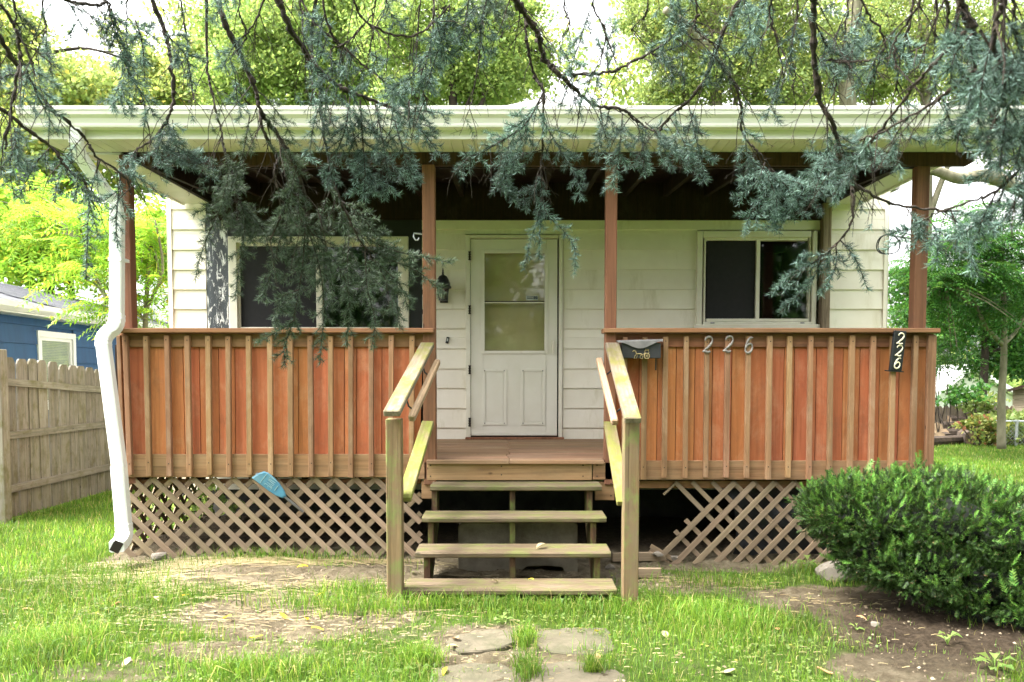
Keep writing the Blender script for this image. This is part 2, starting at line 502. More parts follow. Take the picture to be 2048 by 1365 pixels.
MT['bone'] = plain('cream_numeral', (0.78,0.72,0.52), (0.65,0.58,0.4), scale=30, rough=0.4)
MT['plaque'] = plain('black_plaque', (0.018,0.02,0.022), (0.012,0.012,0.014), scale=12, rough=0.5, dirt=(0.35,0.31,0.27), dirt_pos=(0.74,0.78))
MT['paddle'] = plain('faded_blue_paddle', (0.055,0.19,0.27), (0.04,0.14,0.21), scale=14, rough=0.5, dirt=(0.16,0.27,0.27), dirt_pos=(0.5,0.8))
MT['paleprint'] = plain('pale_print', (0.28,0.40,0.38), (0.2,0.31,0.30), scale=30, rough=0.6)
MT['alum'] = plain('grey_aluminium', (0.28,0.27,0.29), (0.2,0.2,0.21), scale=20, rough=0.4, metal=0.5)
MT['bark'] = plain('dark_bark', (0.05,0.037,0.027), (0.02,0.015,0.011), scale=14, rough=0.95, bumpk=1.0, stretch=(1,1,0.35), rand=False)
MT['palebark'] = plain('mossy_pale_bark', (0.19,0.17,0.115), (0.10,0.095,0.055), scale=9, rough=0.9, bumpk=0.8, stretch=(1,1,0.4), rand=False)
MT['twig'] = plain('spruce_bark', (0.045,0.031,0.019), (0.016,0.011,0.008), scale=35, rough=0.9, bumpk=0.7, rand=False)
MT['logend'] = plain('log_end', (0.20,0.14,0.085), (0.11,0.075,0.045), scale=12, rough=0.9, bumpk=0.5)
MT['logbark'] = plain('log_bark', (0.075,0.052,0.036), (0.03,0.021,0.015), scale=10, rough=0.95, bumpk=1.0)
MT['wire'] = plain('black_wire', (0.015,0.015,0.016), (0.02,0.02,0.02), rough=0.5)
MT['galv'] = plain('galvanised_steel', (0.42,0.44,0.45), (0.32,0.34,0.35), scale=20, rough=0.45, metal=0.6)
MT['blind'] = plain('pale_blind', (0.36,0.41,0.30), (0.30,0.35,0.25), scale=4, rough=0.6)
MT['shed'] = wood('weathered_shed_board', (0.12,0.095,0.065), (0.30,0.25,0.17), var=0.12)
MT['paper'] = plain('pale_sticker', (0.55,0.56,0.52), (0.48,0.49,0.46), scale=30, rough=0.5)
MT['navy'] = plain('navy_print', (0.02,0.035,0.07), (0.03,0.04,0.06), scale=30, rough=0.5)
MT['innerdoor'] = plain('inner_door_paint', (0.58,0.53,0.35), (0.52,0.47,0.30), scale=3, rough=0.6)
MT['glass'] = glassmat('window_glass', (1,1,1), 0.6)
MT['doorglass'] = glassmat('door_glass', (0.95,0.95,0.88), 0.9)
MT['lampglass'] = glassmat('lamp_glass', (0.85,0.85,0.8))
MT['screen'] = plain('dark_insect_screen', (0.014,0.014,0.015), (0.010,0.010,0.011), scale=20, rough=0.8)
MT['yew'] = leafmat('yew_needles', (0.0045,0.016,0.0035), (0.044,0.094,0.015), trans=0.10, var=0.65, cl=7, c3=(0.16,0.10,0.05), c3_amt=0.015, hue=0.015)
MT['needle'] = leafmat('blue_spruce_needles', (0.012,0.032,0.024), (0.130,0.208,0.165), trans=0.15, var=0.6, cl=4, c3=(0.26,0.39,0.345), c3_amt=0.18, hue=0.025, rough=0.6, tcol=(0.9,1,0.8))
MT['needle_green'] = leafmat('green_spruce_needles', (0.018,0.037,0.020), (0.125,0.185,0.115), trans=0.12, var=0.3, hue=0.03, rough=0.6)
MT['needle_dead'] = leafmat('brown_spruce_needles', (0.16,0.10,0.055), (0.27,0.18,0.11), trans=0.05, var=0.2, hue=0.015, rough=0.7)
MT['leaf_a'] = leafmat('bright_green_leaves', (0.13,0.21,0.045), (0.26,0.36,0.10), trans=0.6, var=0.35, hue=0.02)
MT['leaf_b'] = leafmat('deep_green_leaves', (0.115,0.18,0.05), (0.24,0.30,0.09), trans=0.55, var=0.4, hue=0.02, c3=(0.30,0.30,0.06), c3_amt=0.04)
MT['leaf_c'] = leafmat('yellow_green_leaves', (0.16,0.24,0.06), (0.30,0.36,0.10), trans=0.55, var=0.3, hue=0.015, c3=(0.5,0.42,0.09), c3_amt=0.07)
MT['leaf_d'] = leafmat('sumac_leaflets', (0.13,0.30,0.02), (0.28,0.46,0.035), trans=0.5, var=0.3, hue=0.018, c3=(0.55,0.45,0.04), c3_amt=0.07)
MT['leaf_e'] = leafmat('dark_pinnate_leaflets', (0.014,0.060,0.010), (0.055,0.160,0.020), trans=0.4, var=0.4, hue=0.02)
MT['leaf_red'] = leafmat('reddish_shrub_leaves', (0.07,0.13,0.025), (0.24,0.22,0.05), trans=0.4, var=0.3, hue=0.03, c3=(0.22,0.09,0.045), c3_amt=0.12)
MT['grass'] = leafmat('grass_blades', (0.045,0.125,0.009), (0.165,0.275,0.028), trans=0.45, var=0.45, hue=0.02, c3=(0.36,0.31,0.12), c3_amt=0.08)
MT['straw'] = leafmat('dry_straw', (0.20,0.155,0.075), (0.36,0.29,0.15), trans=0.2, var=0.2, hue=0.015)
MT['yleaf'] = leafmat('fallen_yellow_leaf', (0.55,0.42,0.03), (0.75,0.60,0.05), trans=0.25, var=0.1, hue=0.012)
MT['pleaf'] = leafmat('fallen_pale_leaf', (0.26,0.20,0.11), (0.40,0.33,0.20), trans=0.15, var=0.1, hue=0.01)
MT['bleaf'] = leafmat('fallen_brown_leaf', (0.36,0.20,0.06), (0.50,0.33,0.15), trans=0.15, var=0.15, hue=0.02)
# peeling paint: dark under-paint with torn white flakes left on it
def peelmat():
    m, nt, b = newmat('peeling_dark_board')
    g = noise(nt, coords(nt, (1.0, 1.0, 0.28), False), 19, 10, 0.78, 0.9)
    f = ramp(nt, g, [(0.545, 0.0), (0.56, 1.0)])
    base = ramp(nt, noise(nt, coords(nt, (1,1,0.1), False), 12, 4), [(0.3, (0.018,0.022,0.027)), (0.7, (0.05,0.06,0.07))])
    nt.links.new(mixc(nt, f, base, (0.72,0.72,0.70)), b.inputs['Base Color'])
    b.inputs['Roughness'].default_value = 0.55
    bump(nt, b, f, 0.4, 0.003)
    return m
MT['peel'] = peelmat()
MT['oldblock'] = plain('old_grey_block', (0.075,0.07,0.06), (0.04,0.037,0.032), scale=6, rough=0.95, bumpk=0.6)
def groundmat():
    m, nt, b = newmat('soil_and_turf')
    v = coords(nt, (1,1,1), False)
    soil = ramp(nt, noise(nt, v, 6, 10, 0.7), [(0.28, (0.065,0.05,0.031)), (0.5, (0.17,0.14,0.088)), (0.72, (0.31,0.26,0.175))])
    soil = mixc(nt, ramp(nt, noise(nt, v, 45, 4, 0.7), [(0.55, 0.0), (0.72, 1.0)]), soil, (0.16,0.12,0.07))
    turf = ramp(nt, noise(nt, v, 11, 8, 0.7), [(0.3, (0.04,0.075,0.013)), (0.7, (0.11,0.17,0.03))])
    at_ = nt.nodes.new('ShaderNodeAttribute'); at_.attribute_name = 'turf'
    f = mth(nt, 'ADD', at_.outputs['Fac'], mth(nt, 'MULTIPLY', mth(nt, 'SUBTRACT', noise(nt, v, 5, 6, 0.7), 0.5), 1.0))
    col = mixc(nt, ramp(nt, f, [(0.4, 0.0), (0.65, 1.0)]), soil, turf)
    at2 = nt.nodes.new('ShaderNodeAttribute'); at2.attribute_name = 'humus_shade'  # mask of dark soil plus painted shade below yew and porch
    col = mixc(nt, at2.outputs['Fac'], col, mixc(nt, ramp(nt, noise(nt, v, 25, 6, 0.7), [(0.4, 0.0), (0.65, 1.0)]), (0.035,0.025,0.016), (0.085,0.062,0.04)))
    nt.links.new(col, b.inputs['Base Color'])
    b.inputs['Roughness'].default_value = 0.95
    b.inputs['Specular IOR Level'].default_value = 0.1
    bump(nt, b, noise(nt, v, 24, 10, 0.8), 1.0, 0.06)
    return m
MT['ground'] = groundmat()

# ------------------------------------------------------------------ ground
YW, YF, YG = 7.92, 6.05, 5.56
def sstep(a, b, x): t = np.clip((x - a) / (b - a), 0, 1); return t * t * (3 - 2 * t)
# bare patches on the lawn (centre x, y, radius x, radius y, strength), metres
_bare = []
for (px, py, rx, ry, s) in ((560,1165,300,28,1.0), (600,1232,300,52,1.0), (460,1300,230,26,0.7), (230,1345,240,28,0.45), (1010,1300,210,65,0.9), (1080,1360,200,45,0.9),
                            (1390,1165,210,30,0.6), (1700,1195,260,42,1.0), (1850,1260,240,70,1.0), (1830,1340,210,55,1.0), (980,1150,380,40,1.0), (1360,1335,120,25,0.3), (820,1260,120,40,0.4)):
    c = gp(px, py); e = gp(px + rx, py); u = gp(px, py - ry); d = gp(px, py + ry)
    _bare.append((c.x, c.y, abs(e.x - c.x), (u.y - d.y) / 2, s))
def bare(x, y):
    b = np.zeros_like(x)
    for cx, cy, rx, ry, s in _bare:
        q = np.sqrt(((x - cx) / rx) ** 2 + ((y - cy) / ry) ** 2)
        b = np.maximum(b, s * (1 - sstep(0.55, 1.1, q)))
    under = sstep(5.75, 6.0, y) * (1 - sstep(8.0, 8.3, y)) * sstep(-3.4, -3.1, x) * (1 - sstep(3.3, 3.6, x))
    return np.maximum(b, under)
def hgt(x, y):
    h = 0.05 * np.exp(-(((x + 1.7) / 1.6) ** 2 + ((y - 5.7) / 0.8) ** 2))
    h = h - 0.03 * np.exp(-(((x - 2.0) / 1.0) ** 2 + ((y - 5.6) / 0.9) ** 2))
    h = h + 0.012 * np.sin(3.1 * x + 1.3 * y) * np.sin(2.3 * y - 0.7 * x) + 0.008 * np.sin(7.7 * x - 2.1) * np.sin(6.3 * y + 4 * np.sin(x))
    h = h + 0.08 * sstep(6.0, 6.3, y) * (1 - sstep(7.6, 7.9, y)) * sstep(-3.3, -3.0, x) * (1 - sstep(3.1, 3.4, x))
    return h
xs = np.concatenate([[-900,-300,-100,-50,-30,-20,-15,-12,-10], np.arange(-8.5,-4.5,0.25), np.arange(-4.5,4.5,0.045), np.arange(4.5,9,0.25), [10,12,15,20,30,50,100,300,900]])
ys = np.concatenate([[-900,-100,-30,-10,-4,-1,0,1,2,2.5,3.0], np.arange(3.3,6.6,0.04), np.arange(6.6,9.6,0.15), np.arange(10,20,0.8), [22,26,32,45,70,120,300,900]])
GX, GY = np.meshgrid(xs, ys)
GZ = hgt(GX, GY)
near = (np.abs(GX) < 4.5) & (GY > 3.2) & (GY < 6.6)
bz = bare(GX, GY)
GZ = GZ + np.where(near, rng.normal(0, 0.006, GX.shape) * (0.4 + bz), 0)
nx, ny = len(xs), len(ys)
gv = np.stack([GX, GY, GZ], 2).reshape(-1, 3)
ii = (np.arange(ny - 1)[:, None] * nx + np.arange(nx - 1)[None]).ravel()
gf = np.concatenate([np.stack([ii, ii + 1, ii + nx + 1], 1), np.stack([ii, ii + nx + 1, ii + nx], 1)])
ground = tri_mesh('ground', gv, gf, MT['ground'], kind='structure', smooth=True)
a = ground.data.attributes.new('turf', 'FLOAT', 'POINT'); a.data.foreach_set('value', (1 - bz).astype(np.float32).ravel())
hum_shade = np.clip(np.exp(-(((GX - 2.75) / 1.15) ** 2 + ((GY - 4.5) / 0.85) ** 2)) * 1.5 - 0.1, 0, 0.97)  # dark soil round the yew, deepened with the shrub's shade as colour
hum_shade = np.maximum(hum_shade, 0.9 * sstep(6.1, 6.35, GY) * (1 - sstep(8.0, 8.3, GY)) * sstep(-3.3, -2.9, GX) * (1 - sstep(3.2, 3.5, GX)))  # shade beneath the deck painted into the soil colour
a = ground.data.attributes.new('humus_shade', 'FLOAT', 'POINT'); a.data.foreach_set('value', hum_shade.astype(np.float32).ravel())
def gz(x, y): return float(hgt(np.array(x, float), np.array(y, float)))

# ------------------------------------------------------------------ house
ZD = 0.82                                       # deck height
house = thing('house', (0, 9.5, 0), 'single storey cream house with horizontal siding behind the wooden porch', 'house')
def wz(py): return at(1024, py, YW).z
def wx(px, py=650): return at(px, py, YW).x
XL, XR = wx(338, 500), wx(1773, 500)
ZTOP = 3.42
OPEN = [  # x0, x1, z0, z1
    (wx(415), wx(845), wz(676), wz(440)),
    (wx(932), wx(1126), ZD - 0.06, wz(469)),
    (wx(1392), wx(1637), wz(660), wz(461)),
]
rows = [wz(p) for p in (460,500.5,540.5,580,619,658,698,738,777,817,856)]
step = (rows[0] - rows[-1]) / 10
zb = [rows[0] + step * k for k in range(5, 0, -1)] + rows + [rows[-1] - step * k for k in range(1, 3)]
zb = [z for z in zb if z < ZTOP - 0.03]
def siding_piece(x0, x1, z0, z1, rz0, rz1, y):
    # lapped board: thick at the bottom edge, thin at the top
    def th(z): return 0.019 - 0.015 * (z - rz0) / (rz1 - rz0)
    m = MB()
    m.prism([(y, z0), (y - th(z0), z0), (y - th(z0) - 0.001, z0 + 0.006), (y - th(z1), z1), (y, z1)], x0, x1, axis=0)
    return m
wallo = MB()
# wall core in pieces round the openings
cuts = sorted([o for o in OPEN])
xp = XL
for (x0, x1, z0, z1) in cuts:
    wallo.box((xp, YW + 0.001, 0.30), (x0, YW + 0.12, ZTOP))
    wallo.box((x0, YW + 0.001, z1), (x1, YW + 0.12, ZTOP))
    wallo.box((x0, YW + 0.001, 0.30), (x1, YW + 0.12, z0))
    xp = x1
wallo.box((xp, YW + 0.001, 0.30), (XR, YW + 0.12, ZTOP))
wallo.box((XL, YW + 0.12, 0.30), (XL + 0.12, 14.5, ZTOP))
wallo.box((XR - 0.12, YW + 0.12, 0.30), (XR, 14.5, ZTOP))
wallo.box((XL + 0.12, 14.38, 0.30), (XR - 0.12, 14.5, ZTOP))
wall = wallo.build('wall', MT['siding'], house)
MB().box((XL + 0.02, YW + 0.03, -0.1), (XR - 0.02, 14.4, 0.299)).build('foundation', MT['oldblock'], house)
room = MB()
room.box((XL + 0.13, YW + 0.13, 0.70), (XR - 0.13, 10.6, 0.76))
room.box((XL + 0.13, 10.6, 0.76), (XR - 0.13, 10.7, 3.1))
room.box((XL + 0.13, YW + 0.13, 3.1), (XR - 0.13, 10.7, 3.16))
room.box((-0.75, YW + 0.14, 0.76), (-0.70, 10.6, 3.1))
room.box((1.2, YW + 0.14, 0.76), (1.25, 10.6, 3.1))
room.build('interior_wall', MT['dark'], house)
bounds = [ZTOP] + zb
nside = 0
for r in range(len(bounds) - 1):
    z1, z0 = bounds[r], bounds[r + 1]
    if r == 0 and z1 - z0 < 0.03: continue
    zs = sorted({z0, z1} | {z for o in OPEN for z in (o[2], o[3]) if z0 + 1e-4 < z < z1 - 1e-4})
    spans = []
    for q0, q1 in zip(zs[:-1], zs[1:]):
        zm = (q0 + q1) / 2
        x = XL
        for o in sorted(OPEN):
            if o[2] < zm < o[3]:
                spans.append((x, o[0], q0, q1)); x = o[1]
        spans.append((x, XR, q0, q1))
    # join the vertically split spans of one board into one mesh per x interval
    for (x0, x1, q0, q1) in spans:
        if q1 < 0.3: continue
        siding_piece(x0 + 0.0015, x1 - 0.0015, max(q0, 0.3), q1, z0, z1 + 0.0, YW).build('siding_board', MT['siding'], wall)
# side walls' siding (seen only from a step aside)
for X, sgn in ((XL, -1), (XR, 1)):
    for r in range(len(bounds) - 1):
        z1, z0 = bounds[r], max(bounds[r + 1], 0.3)
        if z1 - z0 < 0.03: continue
        MB().prism([(X, z0), (X + sgn*0.019, z0), (X + sgn*0.004, z1), (X, z1)], YW + 0.01, 14.5, axis=1).build('siding_board', MT['siding'], wall)
for px in (341.5, 1770.5):
    x = wx(px, 500); s = -1 if px < 1000 else 1
    mb = MB(); mb.box((x - 0.02, YW - 0.028, 0.3), (x + 0.02, YW - 0.0195, ZTOP)); mb.box((x + s*0.0205 - 0.004, YW - 0.028, 0.3), (x + s*0.0205 + 0.004, YW + 0.05, ZTOP))
    mb.build('corner_trim', MT['siding'], house)

# --- front door: casing, storm door, panes, panels
def wp(px, py, d=0.0): return at(px, py, YW - d)
def wbox(x0, y0, x1, y1, d0, d1, mb=None):
    """box on the wall between photo corners, from d0 to d1 metres proud of it"""
    A = at(x0, y1, YW - d1); B = at(x1, y0, YW - d1)
    mb = mb or MB()
    return mb.box((A.x, YW - d1, A.z), (B.x, YW - d0, B.z))
dc = MB()
for q in ((932,470,940,882), (1117,470,1126,882), (940,470,1117,477)): wbox(*q, -0.05, 0.045, dc)
dc.build('door_casing', MT['trim'], house, bevel=0.003)
MB().box((wx(931), YW - 0.10, ZD + 0.001), (wx(1128), YW - 0.0455, ZD + 0.022)).build('door_sill', MT['rail'], house, bevel=0.004)
ed = MB()
for q in ((940.3,477.5,941.6,880), (1115.3,477.5,1116.6,880), (941.6,477.3,1115.3,478.6)): wbox(*q, -0.05, 0.012, ed)
ed.build('door_gap', MT['crack'], house)
door = MB()
for q in ((942,479,966,872), (1092,479,1115,872), (966,479,1092,506), (966,702,1092,872)): wbox(*q, -0.01, 0.028, door)
door = door.build('storm_door', MT['door'], house)
fr = MB()
for q in ((962,500,969,708), (1089,500,1096,708), (969,500,1089,507), (969,702,1089,708)): wbox(*q, 0.0285, 0.039, fr)
fr.build('pane_frame', MT['door'], door, bevel=0.002)
wbox(967,602.5,1091,604.3, 0.006, 0.032).build('meeting_rail', MT['crack'], door)
wbox(967,604.5,1091,606.5, 0.006, 0.034).build('meeting_rail', MT['trim'], door)
wbox(969.2,507.2,1088.8,602.4, 0.004, 0.007).build('glass_pane', MT['doorglass'], door)
wbox(969.2,606.7,1088.8,701.8, 0.011, 0.014).build('glass_pane', MT['doorglass'], door)
wbox(955,488,1102,872, -0.115, -0.08).build('inner_door', MT['innerdoor'], house)
for (x0, x1) in ((964.5,1013.5), (1041,1090.5)):
    p = MB(); 
    for q in ((x0,738,x0+6,851), (x1-6,738,x1,851), (x0+6,738,x1-6,744), (x0+6,845,x1-6,851)): wbox(*q, 0.0285, 0.037, p)
    wbox(x0+7.5,745.5,x1-7.5,843.5, 0.0285, 0.031, p)
    p.build('door_panel', MT['door'], door, bevel=0.002)
    sc = MB()
    for sx in (x0+5, x1-5):
        for sy in (742, 847): wbox(sx-0.9, sy-0.9, sx+0.9, sy+0.9, 0.037, 0.039, sc)
    o = sc.build('panel_screws', MT['black'], door); tag(o, kind='stuff')
wbox(943,865,1114,871.5, 0.0285, 0.035).build('kick_strip', MT['door'], door, bevel=0.002)
hb = MB(); wbox(1103,681,1110,705, 0.0285, 0.036, hb)
hb.tube([wp(1106.5,685,0.036), wp(1106.5,687,0.07), wp(1106.5,700,0.072), wp(1106.5,708,0.06)], 0.008, 8)
hb.build('door_handle', MT['trim'], door, bevel=0.0)
for py in (512, 620, 740, 845):
    h = MB(); wbox(937.5,py-9,941.2,py+9, 0.0455, 0.052, h)
    for k in range(4): wbox(936.8,py-9+k*5,942,py-6.5+k*5, 0.052, 0.056, h)
    h.build('door_hinge', MT['crack'], door)
# house security sticker behind the glass: pale label, dark lines, dark box with a pale octagon
st = MB(); A = wp(1052, 591.5, 0.0085); B = wp(1076, 600.5, 0.0085)
wbox(1052,592,1076,601, 0.0075, 0.0085, st)
sticker = st.build('window_sticker', MT['paper'], None)
tag(sticker, 'small pale security sticker with a dark emblem on the storm door glass', 'sticker')
pr = MB()
for q in ((1053.5,593.6,1066,595.2), (1053.5,596.8,1066,598.3), (1067,593,1075,599)): wbox(*q, 0.0088, 0.0093, pr)
pr.build('print', MT['navy'], sticker)
oc = wp(1071, 596, 0.0098)
MB().tube([oc + Vector((0.009*math.cos(k*math.pi/4+0.39), 0, 0.009*math.sin(k*math.pi/4+0.39))) for k in range(9)], 0.0017, 4).build('emblem', MT['paper'], sticker)

# --- windows
def window(x0, y0, x1, y1, mull, fw, label=None, casing=None, sash_dark_left=True):
    f = MB()
    for q in ((x0,y0,x0+fw,y1), (x1-fw,y0,x1,y1), (x0+fw,y0,x1-fw,y0+fw), (x0+fw,y1-fw,x1-fw,y1)): wbox(*q, -0.05, 0.05, f)
    win = f.build('window', MT['trim'], house, bevel=0.004)
    s = MB(); iw = 6
    a0, b0, a1, b1 = x0+fw+0.3, y0+fw+0.3, x1-fw-0.3, y1-fw-0.3
    for q in ((a0,b0,a0+iw,b1), (a1-iw,b0,a1,b1), (a0+iw,b0,a1-iw,b0+iw), (a0+iw,b1-iw,a1-iw,b1), (mull-5,b0+iw,mull+5,b1-iw)): wbox(*q, -0.045, 0.024, s)
    s.build('sash', MT['trim'], win, bevel=0.003)
    wbox(a0+iw+0.3,b0+iw+0.3,mull-5.3,b1-iw-0.3, -0.002, 0.002).build('insect_screen' if sash_dark_left else 'pane', MT['screen'] if sash_dark_left else MT['glass'], win)
    wbox(mull+5.3,b0+iw+0.3,a1-iw-0.3,b1-iw-0.3, -0.012, -0.008).build('pane', MT['glass'], win)
    return win
w1 = window(459, 473, 816, 674, 638, 13)
w2 = window(1393, 462, 1636, 657, 1516, 13)
wbox(1389,649,1640,658.5, 0.0505, 0.075).build('window_sill', MT['trim'], w2, bevel=0.003)
for px in (1425, 1605): wbox(px-4,645,px+4,647.5, 0.0505, 0.056).build('sash_clip', MT['alum'], w2)
wbox(416,441,455,676, -0.05, 0.012).build('peeling_board', MT['peel'], house)
wbox(455.5,441,458.5,676, -0.05, 0.006).build('dark_trim', MT['black'], house)
wbox(817,441,844.5,676, -0.05, 0.008).build('dark_trim', MT['black'], house)
wbox(459,441,816.5,472.5, -0.05, 0.008).build('dark_trim', MT['black'], house)
gpost = at(1646.5, 660, YW - 0.05)
plank('grey_post', (gpost.x, YW - 0.055, 1.6), (gpost.x, YW - 0.055, wz(410)), 0.085, 0.10, MT['greypost'], house, b=0.006)

# --- eave: roof deck, gutter, fascia, soffit boards
GXL, GXR = at(32, 230, YG).x, at(2085, 230, YG).x
zg1 = at(1024, 212, YG).z; zg0 = at(1024, 250, YG).z
ph = zg1 - zg0
prof = [(0.0, zg0), (-0.075, zg0), (-0.080, zg0 + 0.01), (-0.082, zg0 + 0.2*ph), (-0.095, zg0 + 0.42*ph), (-0.118, zg0 + 0.58*ph), (-0.122, zg0 + 0.72*ph), (-0.122, zg0 + 0.78*ph), (-0.130, zg0 + 0.80*ph), (-0.132, zg1), (-0.126, zg1 + 0.002), (-0.120, zg1 - 0.012), (-0.006, zg1 - 0.012), (-0.004, zg1 - 0.004), (0.0, zg1)]
YGB = YG + 0.125
g = MB(); g.prism([(YGB + y, z) for y, z in prof], GXL, GXR, axis=0)
gut = g.build('gutter', MT['gutter'], house, bevel=0)
for gx in (GXL + 0.012, at(1010, 230, YG).x, GXR - 0.012):
    m = MB(); m.prism([(YGB + 0.001 + y*1.015, (z - zg0)*1.02 + zg0 - 0.0015) for y, z in prof[:10]] + [(YGB + 0.001, zg1)], gx - 0.012, gx + 0.012, axis=0); m.build('gutter_joint', MT['gutter'], gut)
fz0 = at(1024, 279, YGB + 0.005).z
g = MB(); g.box((GXL + 0.03, YGB + 0.002, fz0), (GXR - 0.03, YGB + 0.026, zg1 - 0.01)); g.box((GXL + 0.03, YGB - 0.004, fz0), (GXR - 0.03, YGB + 0.0015, fz0 + 0.012))
g.build('fascia', MT['gutter'], house)
zso = at(1024, 305, YF + 0.02).z
x = GXL + 0.05
while x < GXR - 0.06:
    x2 = min(x + 0.085, GXR - 0.05)
    m = MB(); m.box((x, YGB + 0.028, zso), (x2 - 0.004, YF + 0.012, zso + 0.012)); m.build('soffit_board', MT['soffit'], house)
    x = x2
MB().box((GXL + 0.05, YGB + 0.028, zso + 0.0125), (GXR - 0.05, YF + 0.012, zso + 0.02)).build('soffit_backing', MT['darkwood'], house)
# side soffits of the porch roof
SL0, SL1, SR0, SR1 = -3.28, -3.02, 3.22, 3.46
for a0, a1 in ((SL0, SL1), (SR0, SR1)):
    m = MB(); m.box((a0, YF + 0.07, zso - 0.004), (a1, YW - 0.03, zso + 0.012)); m.build('side_soffit', MT['soffit'], house)
    xe = a0 if a0 < 0 else a1
    MB().box((xe - 0.012, YF + 0.07, zso - 0.02), (xe + 0.012, YW - 0.03, zso + 0.16)).build('side_fascia', MT['gutter'], house)
# porch roof sheet and main hip roof
zr = zg1 - 0.012
MB().prism([(YGB + 0.004, zr), (YGB - 0.035, zr + 0.004), (YGB - 0.035, zr + 0.014), (6.14, zr + 0.05), (6.14, zr + 0.02)], GXL - 0.02, GXR + 0.02, axis=0).build('eave_roof', MT['roof'], house)
MB().prism([(6.141, zr + 0.02), (6.141, zr + 0.05), (8.2, zr + 0.16), (8.2, zr + 0.12)], SL0 - 0.03, SR1 + 0.03, axis=0).build('porch_roof', MT['roof'], house)
apex = at(1085, 196, 11.0)
ez = ZTOP; ex0, ex1, ey0, ey1 = XL - 0.12, XR + 0.12, YW + 0.0, 15.0
rv = [(ex0,ey0,ez),(ex1,ey0,ez),(ex1,ey1,ez),(ex0,ey1,ez),(apex.x,apex.y,apex.z),(apex.x,apex.y + 1.0,apex.z)]
rv += [(x_, y_, z_ - 0.09) for x_, y_, z_ in rv[:4]]
rm = MB(); rm.add(rv, [(0,1,4),(1,2,5,4),(2,3,5),(3,0,4,5),(1,0,6,7),(2,1,7,8),(3,2,8,9),(0,3,9,6),(6,9,8,7)])
rm.build('main_roof', MT['roof'], house)

def smooth_(pts, n):
    P = [Vector(p) for p in pts]; out = []
    for i in range(len(P) - 1):
        p0, p1, p2, p3 = P[max(i-1,0)], P[i], P[i+1], P[min(i+2, len(P)-1)]
        for k in range(n):
            t = k / n
            out.append(0.5*((2*p1) + (-p0+p2)*t + (2*p0-5*p1+4*p2-p3)*t*t + (-p0+3*p1-3*p2+p3)*t**3))
    out.append(P[-1]); return out
# --- downspout with its elbows (rectangular pipe)
def rectpipe(pts, w_, t_, name, mat, parent):
    secs = []
    crimp = name == 'elbow'
    if crimp: pts = smooth_(pts, 6)
    P = [Vector(p) for p in pts]
    for i, p in enumerate(P):
        t = (P[min(i+1, len(P)-1)] - P[max(i-1, 0)]).normalized()
        xx = Vector((1,0,0)); xx = (xx - t * xx.dot(t)).normalized(); yy = t.cross(xx)
        c = 0.22
        ring = []
        for a, b in ((-1,-1+c),(-1+c,-1),(1-c,-1),(1,-1+c),(1,1-c),(1-c,1),(-1+c,1),(-1,1-c)):
            ring.append(p + (xx*a*w_/2 + yy*b*t_/2)*(1.035 if crimp and i % 3 == 1 else 1.0))
        secs.append(ring)
    return MB().loft(secs).build(name, mat, parent, smooth=False)
ds = [at(155,252,5.64), at(153,285,5.66), at(160,312,5.72), at(212,385,5.92), at(232,402,5.95), at(234,425,5.955)]
dsp = rectpipe(ds, 0.085, 0.065, 'downspout', MT['white'], house)
ds2 = [at(234.5,425,5.955), at(234,630,5.955)]
rectpipe(ds2, 0.092, 0.072, 'pipe', MT['white'], dsp)
rectpipe([at(234,630,5.955), at(233,645,5.945), at(227,657,5.93), at(216,666,5.91), at(208,678,5.89), at(207,694,5.88)], 0.098, 0.078, 'elbow', MT['white'], dsp)
rectpipe([at(207.5,692,5.88), at(239,935,5.86)], 0.094, 0.074, 'pipe', MT['white'], dsp)
rectpipe([at(237.5,932,5.86), at(247.5,1050,5.85)], 0.100, 0.080, 'pipe', MT['white'], dsp)
e_ = [at(247.5,1048,5.85), at(248.5,1066,5.84), at(246,1078,5.80), at(240,1087,5.74), at(233,1094,5.66)]
rectpipe(e_, 0.104, 0.084, 'elbow', MT['white'], dsp)
M_, L_ = frame(e_[-2], e_[-1]); m = MB(); m.obox(Matrix.Translation(e_[-1] + (e_[-1]-e_[-2]).normalized()*0.001) @ M_.to_3x3().to_4x4(), 0.086, 0.066, 0.003)
m.build('outlet_mouth', MT['crack'], dsp)
for py, Yq in ((520,5.955),):
    q = at(234, py, Yq); MB().box((q.x - 0.05, Yq - 0.038, q.z - 0.012), (q.x + 0.05, Yq + 0.09, q.z + 0.012)).build('strap', MT['white'], dsp)

# ------------------------------------------------------------------ porch
porch = thing('porch', (0, 6.9, 0), 'raised wooden porch with orange panelled railings and criss-cross lattice skirts', 'porch')
ZB0 = at(1024, 332, YF + 0.02).z
bx0, bx1 = at(395, 318, YF).x - 0.45, at(1950, 318, YF).x
m = MB(); m.prism([(bx0, ZB0 + 0.03), (bx0 + 0.05, ZB0), (bx1 - 0.05, ZB0), (bx1, ZB0 + 0.03), (bx1, zso - 0.002), (bx0, zso - 0.002)], YF + 0.015, YF + 0.055, axis=1)
beam = m.build('front_beam', MT['beam'], porch)
m = MB(); m.box((bx0 + 0.3, YF + 0.09, ZB0 + 0.001), (bx1 - 0.3, YF + 0.128, zso + 0.05)); m.build('inner_beam', MT['darkwood'], porch)
